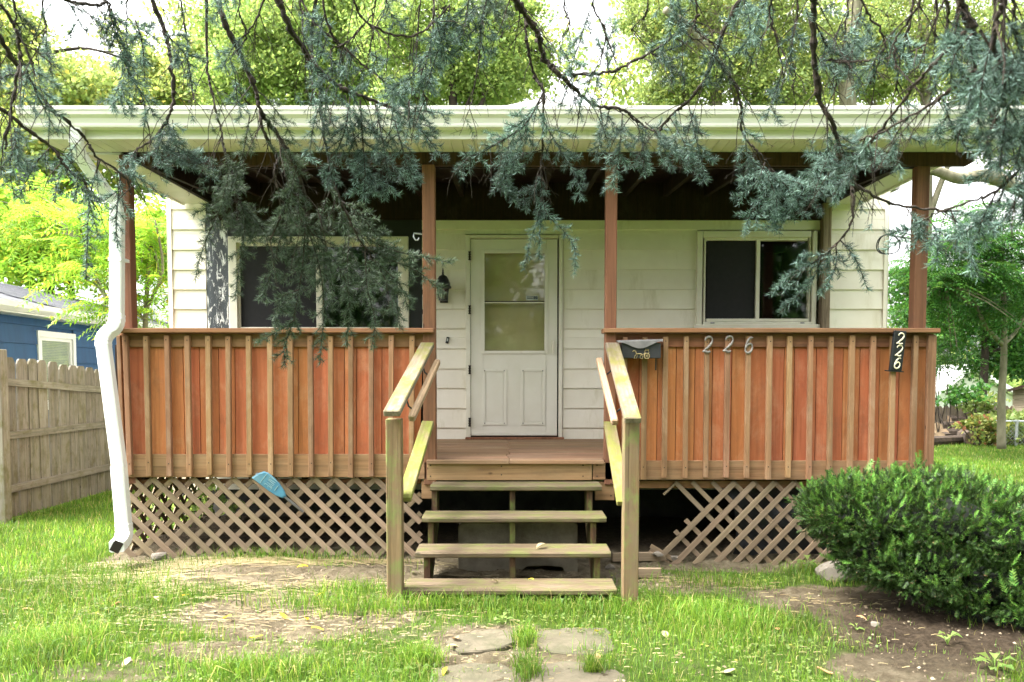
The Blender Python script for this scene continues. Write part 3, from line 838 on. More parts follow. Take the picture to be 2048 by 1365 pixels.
# rafters, roof boards, ledger
zr0 = zso + 0.012
x = -2.95
while x < 3.2:
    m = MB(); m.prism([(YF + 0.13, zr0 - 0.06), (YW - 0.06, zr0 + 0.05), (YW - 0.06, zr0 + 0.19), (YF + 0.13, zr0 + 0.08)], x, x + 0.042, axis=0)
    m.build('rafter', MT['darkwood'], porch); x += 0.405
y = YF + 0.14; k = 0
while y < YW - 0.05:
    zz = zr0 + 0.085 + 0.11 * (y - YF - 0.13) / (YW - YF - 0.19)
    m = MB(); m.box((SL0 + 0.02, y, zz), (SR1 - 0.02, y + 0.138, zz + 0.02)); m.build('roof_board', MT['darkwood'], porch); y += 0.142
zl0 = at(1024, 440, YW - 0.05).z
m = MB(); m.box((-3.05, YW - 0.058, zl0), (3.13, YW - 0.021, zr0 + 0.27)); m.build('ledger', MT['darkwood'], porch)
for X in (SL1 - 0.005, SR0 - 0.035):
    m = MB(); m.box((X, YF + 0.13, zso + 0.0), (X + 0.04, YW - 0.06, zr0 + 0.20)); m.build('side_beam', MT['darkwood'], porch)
# posts
def zpost(px, py0, y, w_, top, bot):
    a = at(px, 500, y)
    return plank('post', (a.x, y, bot), (a.x, y, top), w_, 0.09, MT['post'], porch, b=0.006)
zcap = at(1024, 656, YF - 0.06).z
zpost(257, 0, 6.13, 0.075, ZB0 + 0.09, 0.62)
zpost(858.5, 0, 6.075, 0.097, ZB0, 0.62)
zpost(1221.5, 0, 6.075, 0.086, ZB0, 0.62)
zpost(1838, 0, 6.13, 0.098, ZB0 + 0.09, 0.62)
# deck
nb = 13; dy0, dy1 = YF - 0.055, YW - 0.03
bw = (dy1 - dy0) / nb
for k in range(nb):
    y = dy0 + bw * (k + 0.5)
    j = 0.02 + 0.012 * ((k * 7) % 3)
    xl, xr = (-0.66, 0.71) if k == 0 else (-3.02, 3.20)
    for X0, X1 in ((xl, -j - 0.002), (-j + 0.002, xr)):
        if k == 0 and False: pass
        plank('deck_board', (X0, y, ZD - 0.016 + rnd.uniform(-0.0015, 0.0015)), (X1, y, ZD - 0.016 + rnd.uniform(-0.0015, 0.0015)), bw - 0.006, 0.032, MT['deck'], porch, n=(0,0,1), b=0.004)
for X in np.arange(-2.9, 3.2, 0.42):
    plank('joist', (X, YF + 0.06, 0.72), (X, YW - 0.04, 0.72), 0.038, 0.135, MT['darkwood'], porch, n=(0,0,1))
# rim boards
def hboard(name, x0, x1, y0, y1, Y, t, mat, b=0.003, parent=None):
    A = at((x0+x1)/2, y1, Y); B = at((x0+x1)/2, y0, Y)
    P, Q = at(x0, (y0+y1)/2, Y), at(x1, (y0+y1)/2, Y)
    zm = (A.z + B.z) / 2
    return plank(name, (P.x, Y + t/2, zm), (Q.x, Y + t/2, zm), B.z - A.z, t, mat, parent or porch, b=b)
hboard('rim_board', 854, 1184, 926, 961, YF - 0.022, 0.036, MT['rim'])
hboard('rim_board', 1186, 1233, 925, 960, YF - 0.02, 0.036, MT['rim'])
hboard('rim_board', 833, 852.5, 924, 959, YF - 0.02, 0.036, MT['rim'])
hboard('skirt_block', 843, 868, 963, 998, YF + 0.0, 0.036, MT['rim'])
hboard('skirt_block', 1190, 1229, 964, 1001, YF + 0.0, 0.036, MT['rim'])
hboard('skirt_header', 1236, 1872, 962, 977, YF + 0.075, 0.036, MT['rail'])
hboard('skirt_header', 246, 842, 959, 968, YF + 0.075, 0.036, MT['rail'])
# railings
def batten(pxt, pxb, py0, py1, w_=0.038, Y=YF - 0.03, t=0.037, name='batten', mat=None):
    A, B = at(pxb, py1, Y), at(pxt, py0, Y)
    A.y = B.y = Y + t/2
    return plank(name, A, B, w_, t, mat or MT['batten'], porch, b=0.003)
YR = YF + 0.008
for (x0, x1, cx0, cx1) in ((235, 846, 231, 867), (1232, 1868, 1208, 1882)):
    hboard('rail_cap', cx0, cx1, 656.5, 666, YF - 0.065, 0.19, MT['rail'], b=0.005)
    hboard('top_rail', x0, x1, 668, 694.5, YR, 0.036, MT['rail'])
    hboard('rim_board', x0 - 4, x1 + (-14 if x0 < 900 else 2), 909 if x0 < 900 else 922, 955 if x0 < 900 else 960, YR - 0.004, 0.036, MT['rim'])
LB = [(249,259),(291,297),(332,338),(373,378),(415,418),(455,457),(496,498),(539,541),(580,581),(620,622),(660,661),(701,701),(742,742),(782,781),(824,822)]
RB = [(1251,1247),(1290,1287),(1332,1329),(1374,1371),(1415,1412),(1457,1453),(1498,1494),(1541,1537),(1581,1577),(1623,1619),(1664,1660),(1706,1701),(1748,1743),(1789,1783),(1833,1826)]
for i, (a_, b_) in enumerate(LB): batten(a_ + rnd.uniform(-.6,.6), b_, 671 + rnd.uniform(-1,2), 951 + i*0.2 + rnd.uniform(-1,3), w_=0.038 + rnd.uniform(-.003,.003))
for i, (a_, b_) in enumerate(RB): batten(a_ + rnd.uniform(-.6,.6), b_, 674 - i*0.2 + rnd.uniform(-1,1.5), 958 - (i > 9)*4 + rnd.uniform(-2,3), w_=0.038 + rnd.uniform(-.003,.003))
batten(1866, 1859, 671, 955, w_=0.062, t=0.04, name='end_batten')
batten(236, 247, 671, 955, w_=0.03, t=0.035, Y=YF - 0.005, name='end_batten')
nl = MB()
for B_, y0, y1 in ((LB, 681, 935), (RB, 683, 942)):
    for (a_, b_) in B_:
        for py in (y0, lerp(y0, y1, .97)):
            c = at(lerp(a_, b_, (py - 672)/280) + rnd.uniform(-.8,.8), py + rnd.uniform(-2,2), YF - 0.0305)
            nl.box((c.x - .004, c.y - .001, c.z - .004), (c.x + .004, c.y + .0005, c.z + .004))
for px, py in ((861,931),(861,953),(1194,931),(1194,953),(1003,933),(1003,950),(1166,931),(1166,953),(1197,968),(1222,968),(1222,992)):
    c = at(px, py, YF - 0.0225); nl.box((c.x - .005, c.y - .001, c.z - .005), (c.x + .005, c.y + .0005, c.z + .005))
nl = nl.build('nail_heads', MT['crack'], porch); nl['kind'] = 'stuff'
# grooved orange panel boards behind the battens, joints recessed
def panels(edges, y0, y1):
    for (t0, b0), (t1, b1) in zip(edges[:-1], edges[1:]):
        Y = YF + 0.03
        P = [at(b0 + 0.7, y1, Y), at(b1 - 0.7, y1, Y), at(t1 - 0.7, y0, Y), at(t0 + 0.7, y0, Y)]
        c = sum(P, Vector()) / 4
        m = MB()
        d = rnd.uniform(-0.0015, 0.0015)
        m.prism([(p.x - c.x, p.z - c.z) for p in P], d, d + 0.014, axis=1)
        m.build('panel_board', MT['panel'], porch, M=Matrix.Translation((c.x, Y, c.z)))
def joints(B, seq):
    e = []
    for i in range(len(B) - 1):
        e.append((B[i][0] + 2, B[i][1] + 2))
        f = seq[i % len(seq)]
        if f: e.append((lerp(B[i][0], B[i+1][0], f), lerp(B[i][1], B[i+1][1], f)))
    e.append((B[-1][0] + 2, B[-1][1] + 2))
    return e
seqL = [0, 0, 0.82, 0.6, 0.55, 0.35, 0, 0, 0.4, 0, 0.7, 0.3, 0.55, 0]
seqR = [0.72, 0.62, 0.5, 0.4, 0.25, 0.18, 0, 0.7, 0.2, 0.25, 0.55, 0.35, 0.3, 0.25]
panels([(234,247)] + joints(LB, seqL) + [(846,840)], 690, 913)
panels([(1232,1230)] + joints(RB, seqR) + [(1862,1855)], 690, 925)
for y0, y1, x0, x1 in ((690, 915, 236, 846), (690, 927, 1233, 1862)):
    A, B = at(x0, y1, YF + 0.05), at(x1, y0, YF + 0.05)
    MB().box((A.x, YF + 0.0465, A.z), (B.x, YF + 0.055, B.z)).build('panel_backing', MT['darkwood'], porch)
# side railings (seen only from a step aside)
for X, px in ((-3.03, 240), (3.20, 1866)):
    zt = at(1024, 668, YF).z; z0_ = at(1024, 955, YF).z
    MB().box((X - 0.012, YF + 0.09, z0_), (X + 0.012, YW - 0.04, zt)).build('side_panel', MT['panel'], porch)
    MB().box((X - 0.06, YF + 0.126, zt + 0.001), (X + 0.06, YW - 0.04, zt + 0.036)).build('rail_cap', MT['rail'], porch)
# lattice skirts: front slats over back slats, each slat its own board, cut to the skirt
def clipseg(p, d, lo, hi, zl):
    """clip the line p + t d to x in [lo.x, hi.x] and z in [zl(x), hi.z]"""
    ts = [(-9.0, 9.0)]
    t0, t1 = -9.0, 9.0
    for a_, l, h in ((0, lo[0], hi[0]), (1, lo[1], hi[1])):
        if abs(d[a_]) < 1e-9: continue
        u, v = (l - p[a_]) / d[a_], (h - p[a_]) / d[a_]
        if u > v: u, v = v, u
        t0, t1 = max(t0, u), min(t1, v)
    return (t0, t1) if t1 - t0 > 0.06 else None
def slat(P, Q, Y, mat, wd=0.044):
    return plank('lattice_slat', (P[0], Y, P[1]), (Q[0], Y, Q[1]), wd, 0.009, mat, porch, b=0.0012)
Z1 = at(1024, 957, YF + 0.055).z
lx0, lx1 = at(250, 1050, YF + 0.05).x, at(842, 1050, YF + 0.05).x
pitch = 0.159
def zlow(x): return lerp(at(250, 1122, YF).z, at(842, 1142, YF).z, (x - lx0) / (lx1 - lx0))
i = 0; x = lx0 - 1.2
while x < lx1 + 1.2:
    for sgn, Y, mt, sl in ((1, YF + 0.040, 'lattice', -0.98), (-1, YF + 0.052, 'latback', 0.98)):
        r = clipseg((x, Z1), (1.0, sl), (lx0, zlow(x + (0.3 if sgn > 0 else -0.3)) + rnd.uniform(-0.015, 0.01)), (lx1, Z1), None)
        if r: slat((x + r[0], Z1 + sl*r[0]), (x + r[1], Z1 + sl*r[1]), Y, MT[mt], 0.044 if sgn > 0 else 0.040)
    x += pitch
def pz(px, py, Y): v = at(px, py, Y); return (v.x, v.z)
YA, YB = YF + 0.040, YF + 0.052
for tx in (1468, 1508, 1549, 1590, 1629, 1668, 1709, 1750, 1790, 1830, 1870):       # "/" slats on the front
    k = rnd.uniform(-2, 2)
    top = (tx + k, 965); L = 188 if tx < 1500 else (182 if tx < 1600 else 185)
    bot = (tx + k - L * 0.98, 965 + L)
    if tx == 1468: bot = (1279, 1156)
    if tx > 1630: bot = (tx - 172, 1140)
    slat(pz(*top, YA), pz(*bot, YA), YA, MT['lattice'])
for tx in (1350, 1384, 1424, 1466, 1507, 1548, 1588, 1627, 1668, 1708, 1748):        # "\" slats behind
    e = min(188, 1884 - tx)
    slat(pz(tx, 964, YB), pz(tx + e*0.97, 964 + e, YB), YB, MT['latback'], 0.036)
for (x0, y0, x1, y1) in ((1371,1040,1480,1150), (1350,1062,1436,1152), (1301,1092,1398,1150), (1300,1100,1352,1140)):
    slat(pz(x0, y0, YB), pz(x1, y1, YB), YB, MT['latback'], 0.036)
slat(pz(1349, 969, YA + 0.02), pz(1327, 990, YA + 0.02), YA + 0.02, MT['latback'], 0.018)
# left side skirt
for i in range(-3, 13):
    for sgn, mt, X in ((1, 'lattice', -3.045), (-1, 'latback', -3.033)):
        ya = YF + 0.1 + i*pitch; pts = []
        z0_, z1_ = 0.04, Z1; L = z1_ - z0_
        y0_, y1_ = (ya, ya + L) if sgn > 0 else (ya + L, ya)
        P0, P1 = Vector((X, y0_, z0_)), Vector((X, y1_, z1_))
        def cl_(P, Q):
            for lim, s_ in ((YF + 0.1, 1), (YW - 0.03, -1)):
                if (P.y - lim)*s_ < 0 and (Q.y - lim)*s_ < 0: return None
                if (P.y - lim)*s_ < 0: P = P.lerp(Q, (lim - P.y)/(Q.y - P.y))
                if (Q.y - lim)*s_ < 0: Q = P.lerp(Q, (lim - P.y)/(Q.y - P.y))
            return (P, Q) if (Q - P).length > .08 else None
        r = cl_(P0, P1)
        if r: plank('lattice_slat', r[0], r[1], 0.042, 0.009, MT[mt], porch, n=(-1,0,0), b=0.0012)
MB().box((3.20, YF + 0.1, 0.0), (3.215, YW - 0.04, Z1 + 0.02)).build('side_skirt', MT['darkwood'], porch)
# black plastic sheet hung behind the right lattice
gxs = np.linspace(at(1462, 1000, 6.2).x, at(1878, 1000, 6.2).x, 40); gzs = np.linspace(0.0, Z1 - 0.02, 14)
pv = []; pf = []
for j, z in enumerate(gzs):
    for i_, x in enumerate(gxs):
        pv.append((x + (0.05*math.sin(z*7) if i_ == 0 else 0), 6.20 + 0.02*math.sin(x*9 + 3*math.sin(z*6)) + 0.012*math.sin(z*21 + x*5), z))
for j in range(13):
    for i_ in range(39):
        q = j*40 + i_; pf.append((q, q+1, q+41, q+40))
sheet = MB().add(pv, pf).build('plastic_sheet', MT['plastic'], porch, smooth=True)

# ------------------------------------------------------------------ stairs
steps = thing('front_steps', (0, 5.3, 0), 'weathered open wooden steps with mossy handrails leading up to the porch', 'steps')
TR = [(860,1204,972,5.80), (843,1213,1035,5.53), (830,1222,1105,5.26), (806,1234,1179,4.99)]
tz = []
for (x0, x1, py, Y) in TR:
    a_, b_ = at(x0, py, Y), at(x1, py, Y)
    zt = a_.z; tz.append(zt)
    M_, L_ = frame((a_.x, Y + 0.135, zt - 0.020), (b_.x, Y + 0.135, zt - 0.020), (0, 0, 1))
    m = MB(); n_ = 24
    secs = []
    for i in range(n_ + 1):
        xx = (i / n_ - 0.5) * L_
        wob = 0.002 * math.sin(i * 1.7 + Y * 9)
        fr_ = 0.135 + (0.004 if i not in (0, n_) else -0.006) + wob
        secs.append([(-fr_ + 0.010, 0.019 + wob*0.5, xx), (-fr_, 0.010, xx), (-fr_, -0.012, xx), (-fr_ + 0.008, -0.019, xx), (0.135, -0.019, xx), (0.135, 0.019, xx),
                     (0.06, 0.0185, xx), (0.055, 0.0165, xx), (0.05, 0.0185, xx), (-0.03, 0.019 + wob*0.4, xx), (-0.035, 0.0165, xx), (-0.04, 0.019, xx), (-0.085, 0.0185, xx), (-0.09, 0.0165, xx), (-0.095, 0.0187, xx)])
    # local x must run back-to-front
    d = (M_.to_3x3() @ Vector((1, 0, 0))).y
    if d < 0: secs = [[(-p[0], p[1], p[2]) for p in s_] for s_ in secs]
    m.loft(secs); m.build('tread', MT['tread'], steps, M=M_)
for px, Xo in ((867, -0.585), (1024, 0.003), (1186, 0.585)):
    P = []
    P += [(6.03, tz[0] - 0.042), (5.88, tz[0] - 0.042)] 
    P = [(6.02, tz[0] - 0.30), (6.02, tz[0] - 0.041), (5.83, tz[0] - 0.041), (5.83, tz[1] - 0.041), (5.56, tz[1] - 0.041), (5.56, tz[2] - 0.041), (5.29, tz[2] - 0.041), (5.29, tz[3] - 0.041), (5.03, tz[3] - 0.041), (5.03, -0.03), (5.42, -0.03)]
    MB().prism(P, Xo - 0.02, Xo + 0.02, axis=0).build('stringer', MT['stringer'], steps)
for px, yb, yt in ((787.5, 1215, 838), (1263, 1232, 838)):
    a_ = at(px, 1000, 4.95)
    lean = 0.0
    tp = at(px, yt, 4.95).z
    plank('stair_post', (a_.x, 4.95 + 0.05, -0.05), (a_.x, 4.95 + 0.05, tp), 0.100, 0.095, MT['stairpost'], steps, b=0.006)
for s, (p0, Y0, p1, Y1) in ((-1, ((855, 690), 5.96, (783, 828), 4.84)), (1, ((1224, 690), 5.96, (1266, 842), 4.84))):
    A, B = at(*p0, Y0), at(*p1, Y1)
    plank('handrail', A, B, 0.105, 0.042, MT['handrail'], steps, n=(0,0,1), b=0.006)
for (p0, Y0, p1, Y1) in (((856,846), 6.0, (808,1000), 5.02), ((1219,847), 6.0, (1248,1008), 5.02)):
    A, B = at(*p0, Y0), at(*p1, Y1)
    plank('lower_rail', A, B, 0.092, 0.038, MT['lowrail'], steps, n=(0,-0.1,1) , b=0.005)
for (p0, Y0, p1, Y1, br) in (((875,724), 5.88, (823,838), 5.02, ((853,727,863,745), (820,792,830,812))), ((1198,720), 5.88, (1230,846), 5.02, ((1206,752,1216,741), (1232,832,1242,822)))):
    A, B = at(*p0, Y0), at(*p1, Y1)
    tr = plank('thin_handrail', A, B, 0.045, 0.045, MT['thinrail'], steps, n=(0,0,1), b=0.008)
    for t in (0.12, 0.72):
        c = A.lerp(B, t); s = -1 if c.x < 0 else 1
        pts = [c + Vector((0, 0, -0.024)), c + Vector((s*0.015, 0, -0.05)), c + Vector((s*0.045, 0, -0.06)), c + Vector((s*0.075, 0.0, -0.035)), c + Vector((s*0.085, 0.0, 0.0))]
        MB().tube(pts, 0.006, 6).build('rail_bracket', MT['black'], tr)
# old concrete steps left underneath
cb = thing('concrete_step', (0.05, 5.8, 0), 'old broken concrete step hidden beneath the wooden treads', 'concrete step')
x0, x1 = at(916, 1100, 5.72).x, at(1156, 1100, 5.72).x
hx0, hx1, hz = at(1040, 1140, 5.72).x, at(1130, 1140, 5.72).x, at(1080, 1137, 5.72).z
zt = at(1024, 1046, 5.72).z
poly = [(x0, -0.05), (hx0 - 0.02, -0.05), (hx0 - 0.01, hz - 0.05), (hx0 + 0.05, hz + 0.005), (hx0 + 0.2, hz + 0.012), (hx1 - 0.02, hz), (hx1 + 0.02, hz - 0.06), (hx1 + 0.03, -0.05), (x1, -0.05), (x1, zt - 0.02), (x1 - 0.03, zt), (x0 + 0.03, zt - 0.005), (x0, zt - 0.03)]
MB().prism(poly, 5.74, 6.0, axis=1).build('block', MT['concrete'], cb, bevel=0.006)
# ------------------------------------------------------------------ small things fixed to the porch and house
YB0 = YF - 0.03                                   # front faces of the battens
# mailbox
a_, b_ = at(1243, 717, YB0 - 0.10), at(1322, 686, YB0 - 0.10)
mbx = thing('mailbox', ((a_.x+b_.x)/2, YB0, a_.z), 'black wall mailbox with a curved grey lid and a small brass carriage', 'mailbox')
X0, X1, Z0, Zt = a_.x, b_.x, a_.z, b_.z
m = MB(); m.box((X0, YB0 - 0.10, Z0), (X1, YB0 - 0.002, Zt)); m.build('box', MT['mailbox'], mbx, bevel=0.004)
n_ = 16; secs = []
lx0_, lx1_ = X0 - 0.028, X1 + 0.012
for i in range(n_ + 1):
    t = i / n_; x = lerp(lx0_, lx1_, t)
    sag = 0.048 * (math.sin(math.pi * min(max((t - 0.08) / 0.84, 0), 1)) ** 1.5)
    zt_ = Zt + 0.022 + 0.010 * t
    yf = YB0 - 0.118
    secs.append([(x, YB0 - 0.002, zt_), (x, yf + 0.015, zt_ - 0.004), (x, yf, zt_ - 0.016), (x, yf - 0.003, zt_ - 0.022 - sag), (x, yf + 0.004, zt_ - 0.022 - sag), (x, yf + 0.007, zt_ - 0.018), (x, YB0 - 0.002, zt_ - 0.008)])
MB().loft(secs).build('lid', MT['maillid'], mbx)
ec = at(1283, 708, YB0 - 0.104)
m = MB()
def hp(x, z): return ec + Vector((x, 0, z))
k = 0.0064
for pts, r in (([(-9,4),(-7,3),(-6,0),(-1,0),(1,-1)],0.9), ([(-9,4),(-10.5,2.5)],0.7), ([(-6,0),(-8,-3),(-8.5,-6)],0.55), ([(-5.5,0),(-5,-3),(-6.5,-6)],0.55), ([(0,-1),(1.5,-3.5),(0.5,-6)],0.55), ([(-0.5,-1),(-1.5,-3.5),(-1,-6)],0.55), ([(1,-1),(3.5,0),(4.5,1.5)],0.5), ([(4,0),(4,3.5),(8,4),(9,1),(4,0)],0.6), ([(4,3.5),(5,5.5),(9,5),(8,4)],0.5)):
    m.tube([hp(x*k, z*k) for x, z in pts], r*k*0.62, 5)
for cx, cz, rr in ((6.3, -2.6, 3.2),):
    m.tube([hp((cx + rr*math.cos(q))*k, (cz + rr*math.sin(q))*k) for q in np.linspace(0, 2*math.pi, 15)], 0.42*k, 5)
    for q in np.linspace(0, math.pi, 4)[:-1]:
        m.tube([hp((cx + rr*math.cos(q))*k, (cz + rr*math.sin(q))*k), hp((cx - rr*math.cos(q))*k, (cz - rr*math.sin(q))*k)], 0.3*k, 4)
m.build('horse_and_carriage_emblem', MT['brass'], mbx)
A = at(1312, 717, YB0 - 0.02)
m = MB(); m.bar(A, at(1311.5, 741, YB0 - 0.02), 0.012, 0.004); m.build('newspaper_hook', MT['black'], mbx)

# house numbers: metal numerals drawn as tubes
N2 = [(-0.42,0.28),(-0.38,0.45),(-0.15,0.56),(0.15,0.54),(0.36,0.38),(0.36,0.15),(0.18,-0.08),(-0.12,-0.30),(-0.42,-0.52),(-0.15,-0.46),(0.15,-0.54),(0.45,-0.46)]
N6 = [(0.30,0.50),(0.10,0.55),(-0.15,0.42),(-0.34,0.12),(-0.40,-0.18),(-0.30,-0.44),(0.0,-0.55),(0.30,-0.42),(0.40,-0.18),(0.28,0.04),(0.02,0.10),(-0.24,0.0),(-0.38,-0.2)]
def smooth(pts, n=4, closed=False):
    P = [Vector(p) for p in pts]; out = []
    for i in range(len(P) - 1):
        p0, p1, p2, p3 = P[max(i-1,0)], P[i], P[i+1], P[min(i+2, len(P)-1)]
        for k in range(n):
            t = k / n
            out.append(0.5*((2*p1) + (-p0+p2)*t + (2*p0-5*p1+4*p2-p3)*t*t + (-p0+3*p1-3*p2+p3)*t**3))
    out.append(P[-1]); return out
def numeral(name, which, c, hgt_, wid, thick, mat, parent=None, tilt=0.0, slant=0.15):
    m = MB()
    pts = smooth([(p[0]*wid + p[1]*hgt_*slant, 0, p[1]*hgt_) for p in which], 4)
    ct, st_ = math.cos(tilt), math.sin(tilt)
    pts = [Vector((p.x*ct + p.z*st_, 0, -p.x*st_ + p.z*ct)) for p in pts]
    rad = [thick*(0.75 + 0.5*math.sin(i/len(pts)*9)**2) for i in range(len(pts))]
    m.tube(pts, rad, 6)
    return m.build(name, mat, parent, smooth=True, M=Matrix.Translation(c))
for px, py, wh, lab, tl in ((1416, 690, N2, 'grey metal house number 2 nearest the mailbox on the railing', 0.06), (1457, 689, N2, 'grey metal house number 2 between the other 2 and the 6', 0.08), (1498.5, 691, N6, 'grey metal house number 6 nailed to a railing batten', 0.0)):
    o = numeral('house_number', wh, at(px, py, YB0 - 0.006), 0.108, 0.066, 0.0085, MT['numeral'], tilt=tl)
    tag(o, lab, 'house number', 'loose metal house numbers on the railing')
A, B = at(1790, 742, YB0 - 0.02), at(1800, 662, YB0 - 0.045)
pl = thing('number_plaque', A, 'black wooden plaque with cream numerals 226 hung crookedly on the railing', 'number plaque')
M_, L_ = frame(A, B)
bm_ = MB(); bm_.obox(Matrix.Identity(4), 0.092, 0.03, L_)
bm_.build('board', MT['plaque'], pl, M=M_, bevel=0.004)
m = MB(); m.obox(Matrix.Translation((0, -0.012, -L_/2 - 0.004)), 0.125, 0.05, 0.008); m.build('ledge', MT['black'], pl, M=M_)
for t, wh in ((0.80, N2), (0.50, N2), (0.19, N6)):
    c = A.lerp(B, t) + Vector((0.004, -0.019, 0))
    numeral('numeral', wh, c, 0.074, 0.050, 0.0052, MT['bone'], pl, tilt=0.12, slant=0.12)

# wall lantern
lc = at(886, 585, YW - 0.14)
ln = thing('wall_lantern', (lc.x, YW - 0.02, lc.z), 'black carriage lantern with clear panes on the wall left of the door', 'lantern')
px_m = 1 / 197.0
def lz(py): return at(886, py, YW - 0.14).z
r0, r1 = 0.042, 0.064
fr = MB()
zb_, zt2 = lz(600), lz(576)
cs = [(math.cos(math.pi/6 + k*math.pi/3), math.sin(math.pi/6 + k*math.pi/3)) for k in range(6)]
bot = [lc + Vector((c*r0, s*r0, zb_ - lc.z)) for c, s in cs]; top = [lc + Vector((c*r1, s*r1, zt2 - lc.z)) for c, s in cs]
for b2, t2 in zip(bot, top): fr.tube([b2, t2], 0.005, 5)
for ring in (bot, top): fr.tube(ring + [ring[0]], 0.006, 5)
fr.lathe((lc.x, lc.y, zb_), [(0.004, -0.02), (0.014, -0.012), (r0 + 0.004, -0.004), (r0 + 0.003, 0.002)], 6)
fr.build('frame', MT['black'], ln)
roofp = [(r1 + 0.018, lz(577)), (r1 + 0.020, lz(574)), (r1 + 0.008, lz(572)), (r1 + 0.006, lz(567)), (r1 - 0.006, lz(560)), (r1 - 0.026, lz(553)), (0.012, lz(550)), (0.008, lz(548)), (0.014, lz(546.5)), (0.008, lz(545)), (0.009, lz(541.5)), (0.002, lz(536))]
MB().lathe((lc.x, lc.y, 0), roofp, 12).build('cap', MT['black'], ln, smooth=False)
for i in range(6):
    j = (i + 1) % 6
    MB().add([bot[i].lerp(lc + Vector((0,0,zb_-lc.z)), .06), bot[j].lerp(lc + Vector((0,0,zb_-lc.z)), .06), top[j].lerp(lc + Vector((0,0,zt2-lc.z)), .06), top[i].lerp(lc + Vector((0,0,zt2-lc.z)), .06)], [(0,1,2,3)]).build('pane', MT['lampglass'], ln)
m = MB(); m.tube([(lc.x, YW - 0.03, lz(585)), (lc.x, lc.y + 0.075, lz(566)), (lc.x, lc.y + 0.05, lz(562))], 0.008, 6); m.box((lc.x - 0.04, YW - 0.032, lz(604)), (lc.x + 0.04, YW - 0.02, lz(566)))
m.build('wall_bracket', MT['black'], ln)
MB().lathe((lc.x, lc.y, 0), [(0.012, lz(599)), (0.014, lz(593)), (0.020, lz(587)), (0.016, lz(580)), (0.004, lz(578))], 10).build('bulb', MT['paper'], ln, smooth=True)
# doorbell, hook, cable ring
dbp = at(895, 681, YW - 0.026)
db = thing('doorbell', dbp, 'small black doorbell button tilted on the siding beside the door', 'doorbell')
Mt = Matrix.Translation(dbp) @ Matrix.Rotation(math.radians(12), 4, 'Y')
m = MB(); m.obox(Matrix.Identity(4), 0.03, 0.02, 0.066); m.build('case', MT['black'], db, M=Mt, bevel=0.004)
m = MB(); m.obox(Matrix.Translation((0, -0.0115, 0.004)), 0.013, 0.004, 0.03); m.build('button', MT['paper'], db, M=Mt)
hk = MB(); q0 = at(846, 470, 6.10)
hk.tube([at(845, 469, 6.07), at(828, 467, 6.07), at(827, 474, 6.07), at(831, 481, 6.07), at(836, 481, 6.07), at(838, 476, 6.07)], 0.006, 6)
tag(hk.build('plant_hook', MT['galv']), 'small bare metal plant hook sticking out from the left porch post', 'hook')

# faded paddle stuck into the lattice
pd0, pd1 = at(507, 948, YF - 0.04), at(606, 1024, YF + 0.03)
pdl = thing('paddle', pd0, 'faded blue paddle blade poking up out of the left lattice', 'paddle')
out = [(503,956),(516,947),(528,943),(537,946),(549,956),(560,968),(569,982),(573,993),(566,997),(552,992),(537,982),(520,969)]
Yp = YF - 0.045
P3 = [at(x, y, Yp) for x, y in out]
c = sum(P3, Vector()) / len(P3)
secs = []
for d, s in ((-0.004, 0.93), (-0.009, 0.80), (0.004, 1.0), (0.010, 0.9)): pass
fr_ = [(p - c) for p in P3]
m = MB(); m.loft([[v*0.90 + Vector((0,-0.009,0)) for v in fr_], [v*0.985 + Vector((0,-0.005,0)) for v in fr_], [v*1.0 + Vector((0,0.001,0)) for v in fr_], [v*0.95 + Vector((0,0.007,0)) for v in fr_]])
m.build('blade', MT['paddle'], pdl, M=Matrix.Translation(c))
sh = MB(); sh.tube([at(566, 991, Yp + 0.004), at(588, 1009, Yp + 0.03), at(606, 1024, Yp + 0.075)], 0.011, 8); sh.build('shaft', MT['alum'], pdl)
sh = MB(); sh.tube([at(517, 954, Yp + 0.006), at(513, 946, Yp + 0.006)], 0.010, 8); sh.build('shaft_tip', MT['alum'], pdl)
pr = MB()
def pp(u, v):                                      # u along the blade (0 tip .. 1 shaft), v across
    a0 = Vector((516, 949.5)); ax = Vector((53, 41)); ay = Vector((-0.61, 0.79))
    q = a0 + ax*u + ay*v
    return at(q.x, q.y, Yp - 0.0105)
for st in ([(0.20,-12),(0.20,11)], [(0.33,-10),(0.33,-6),(0.57,-8)], [(0.33,-4),(0.57,-4)], [(0.57,-1),(0.33,1),(0.57,3)], [(0.33,5),(0.57,5),(0.57,8)], [(0.33,5),(0.33,8)], [(0.45,5),(0.45,8)], [(0.33,-12),(0.57,-12)], [(0.68,-7),(0.68,5)]):
    pr.tube([pp(*q) for q in st], 0.0022, 4)
pr.build('worn_lettering', MT['paleprint'], pdl)

# ------------------------------------------------------------------ ground things
def rock(name, c, r, mat, label, cat, seed=1, group=None, flat=1.0):
    bm = bmesh.new(); bmesh.ops.create_icosphere(bm, subdivisions=3, radius=1)
    rr = random.Random(seed); ds = [Vector((rr.gauss(0,1), rr.gauss(0,1), rr.gauss(0,1))).normalized() for _ in range(9)]
    for v in bm.verts:
        p = v.co.normalized()
        k = 1.0
        for d in ds: k = min(k, (0.72 + 0.12*rr.random()*0) / max(p.dot(d), 0.45))
        v.co = Vector((p.x*k*r[0], p.y*k*r[1], p.z*k*r[2]*flat))
    me = bpy.data.meshes.new(name); bm.to_mesh(me); bm.free()
    o = link(name, me, mat, None, Matrix.Translation(c) @ Matrix.Rotation(rr.uniform(0,3), 4, 'Z'))
    return tag(o, label, cat, group)
def onground(px, py):
    p = gp(px, py, 0.0)
    for _ in range(3): p = gp(px, py, gz(p.x, p.y))
    return p
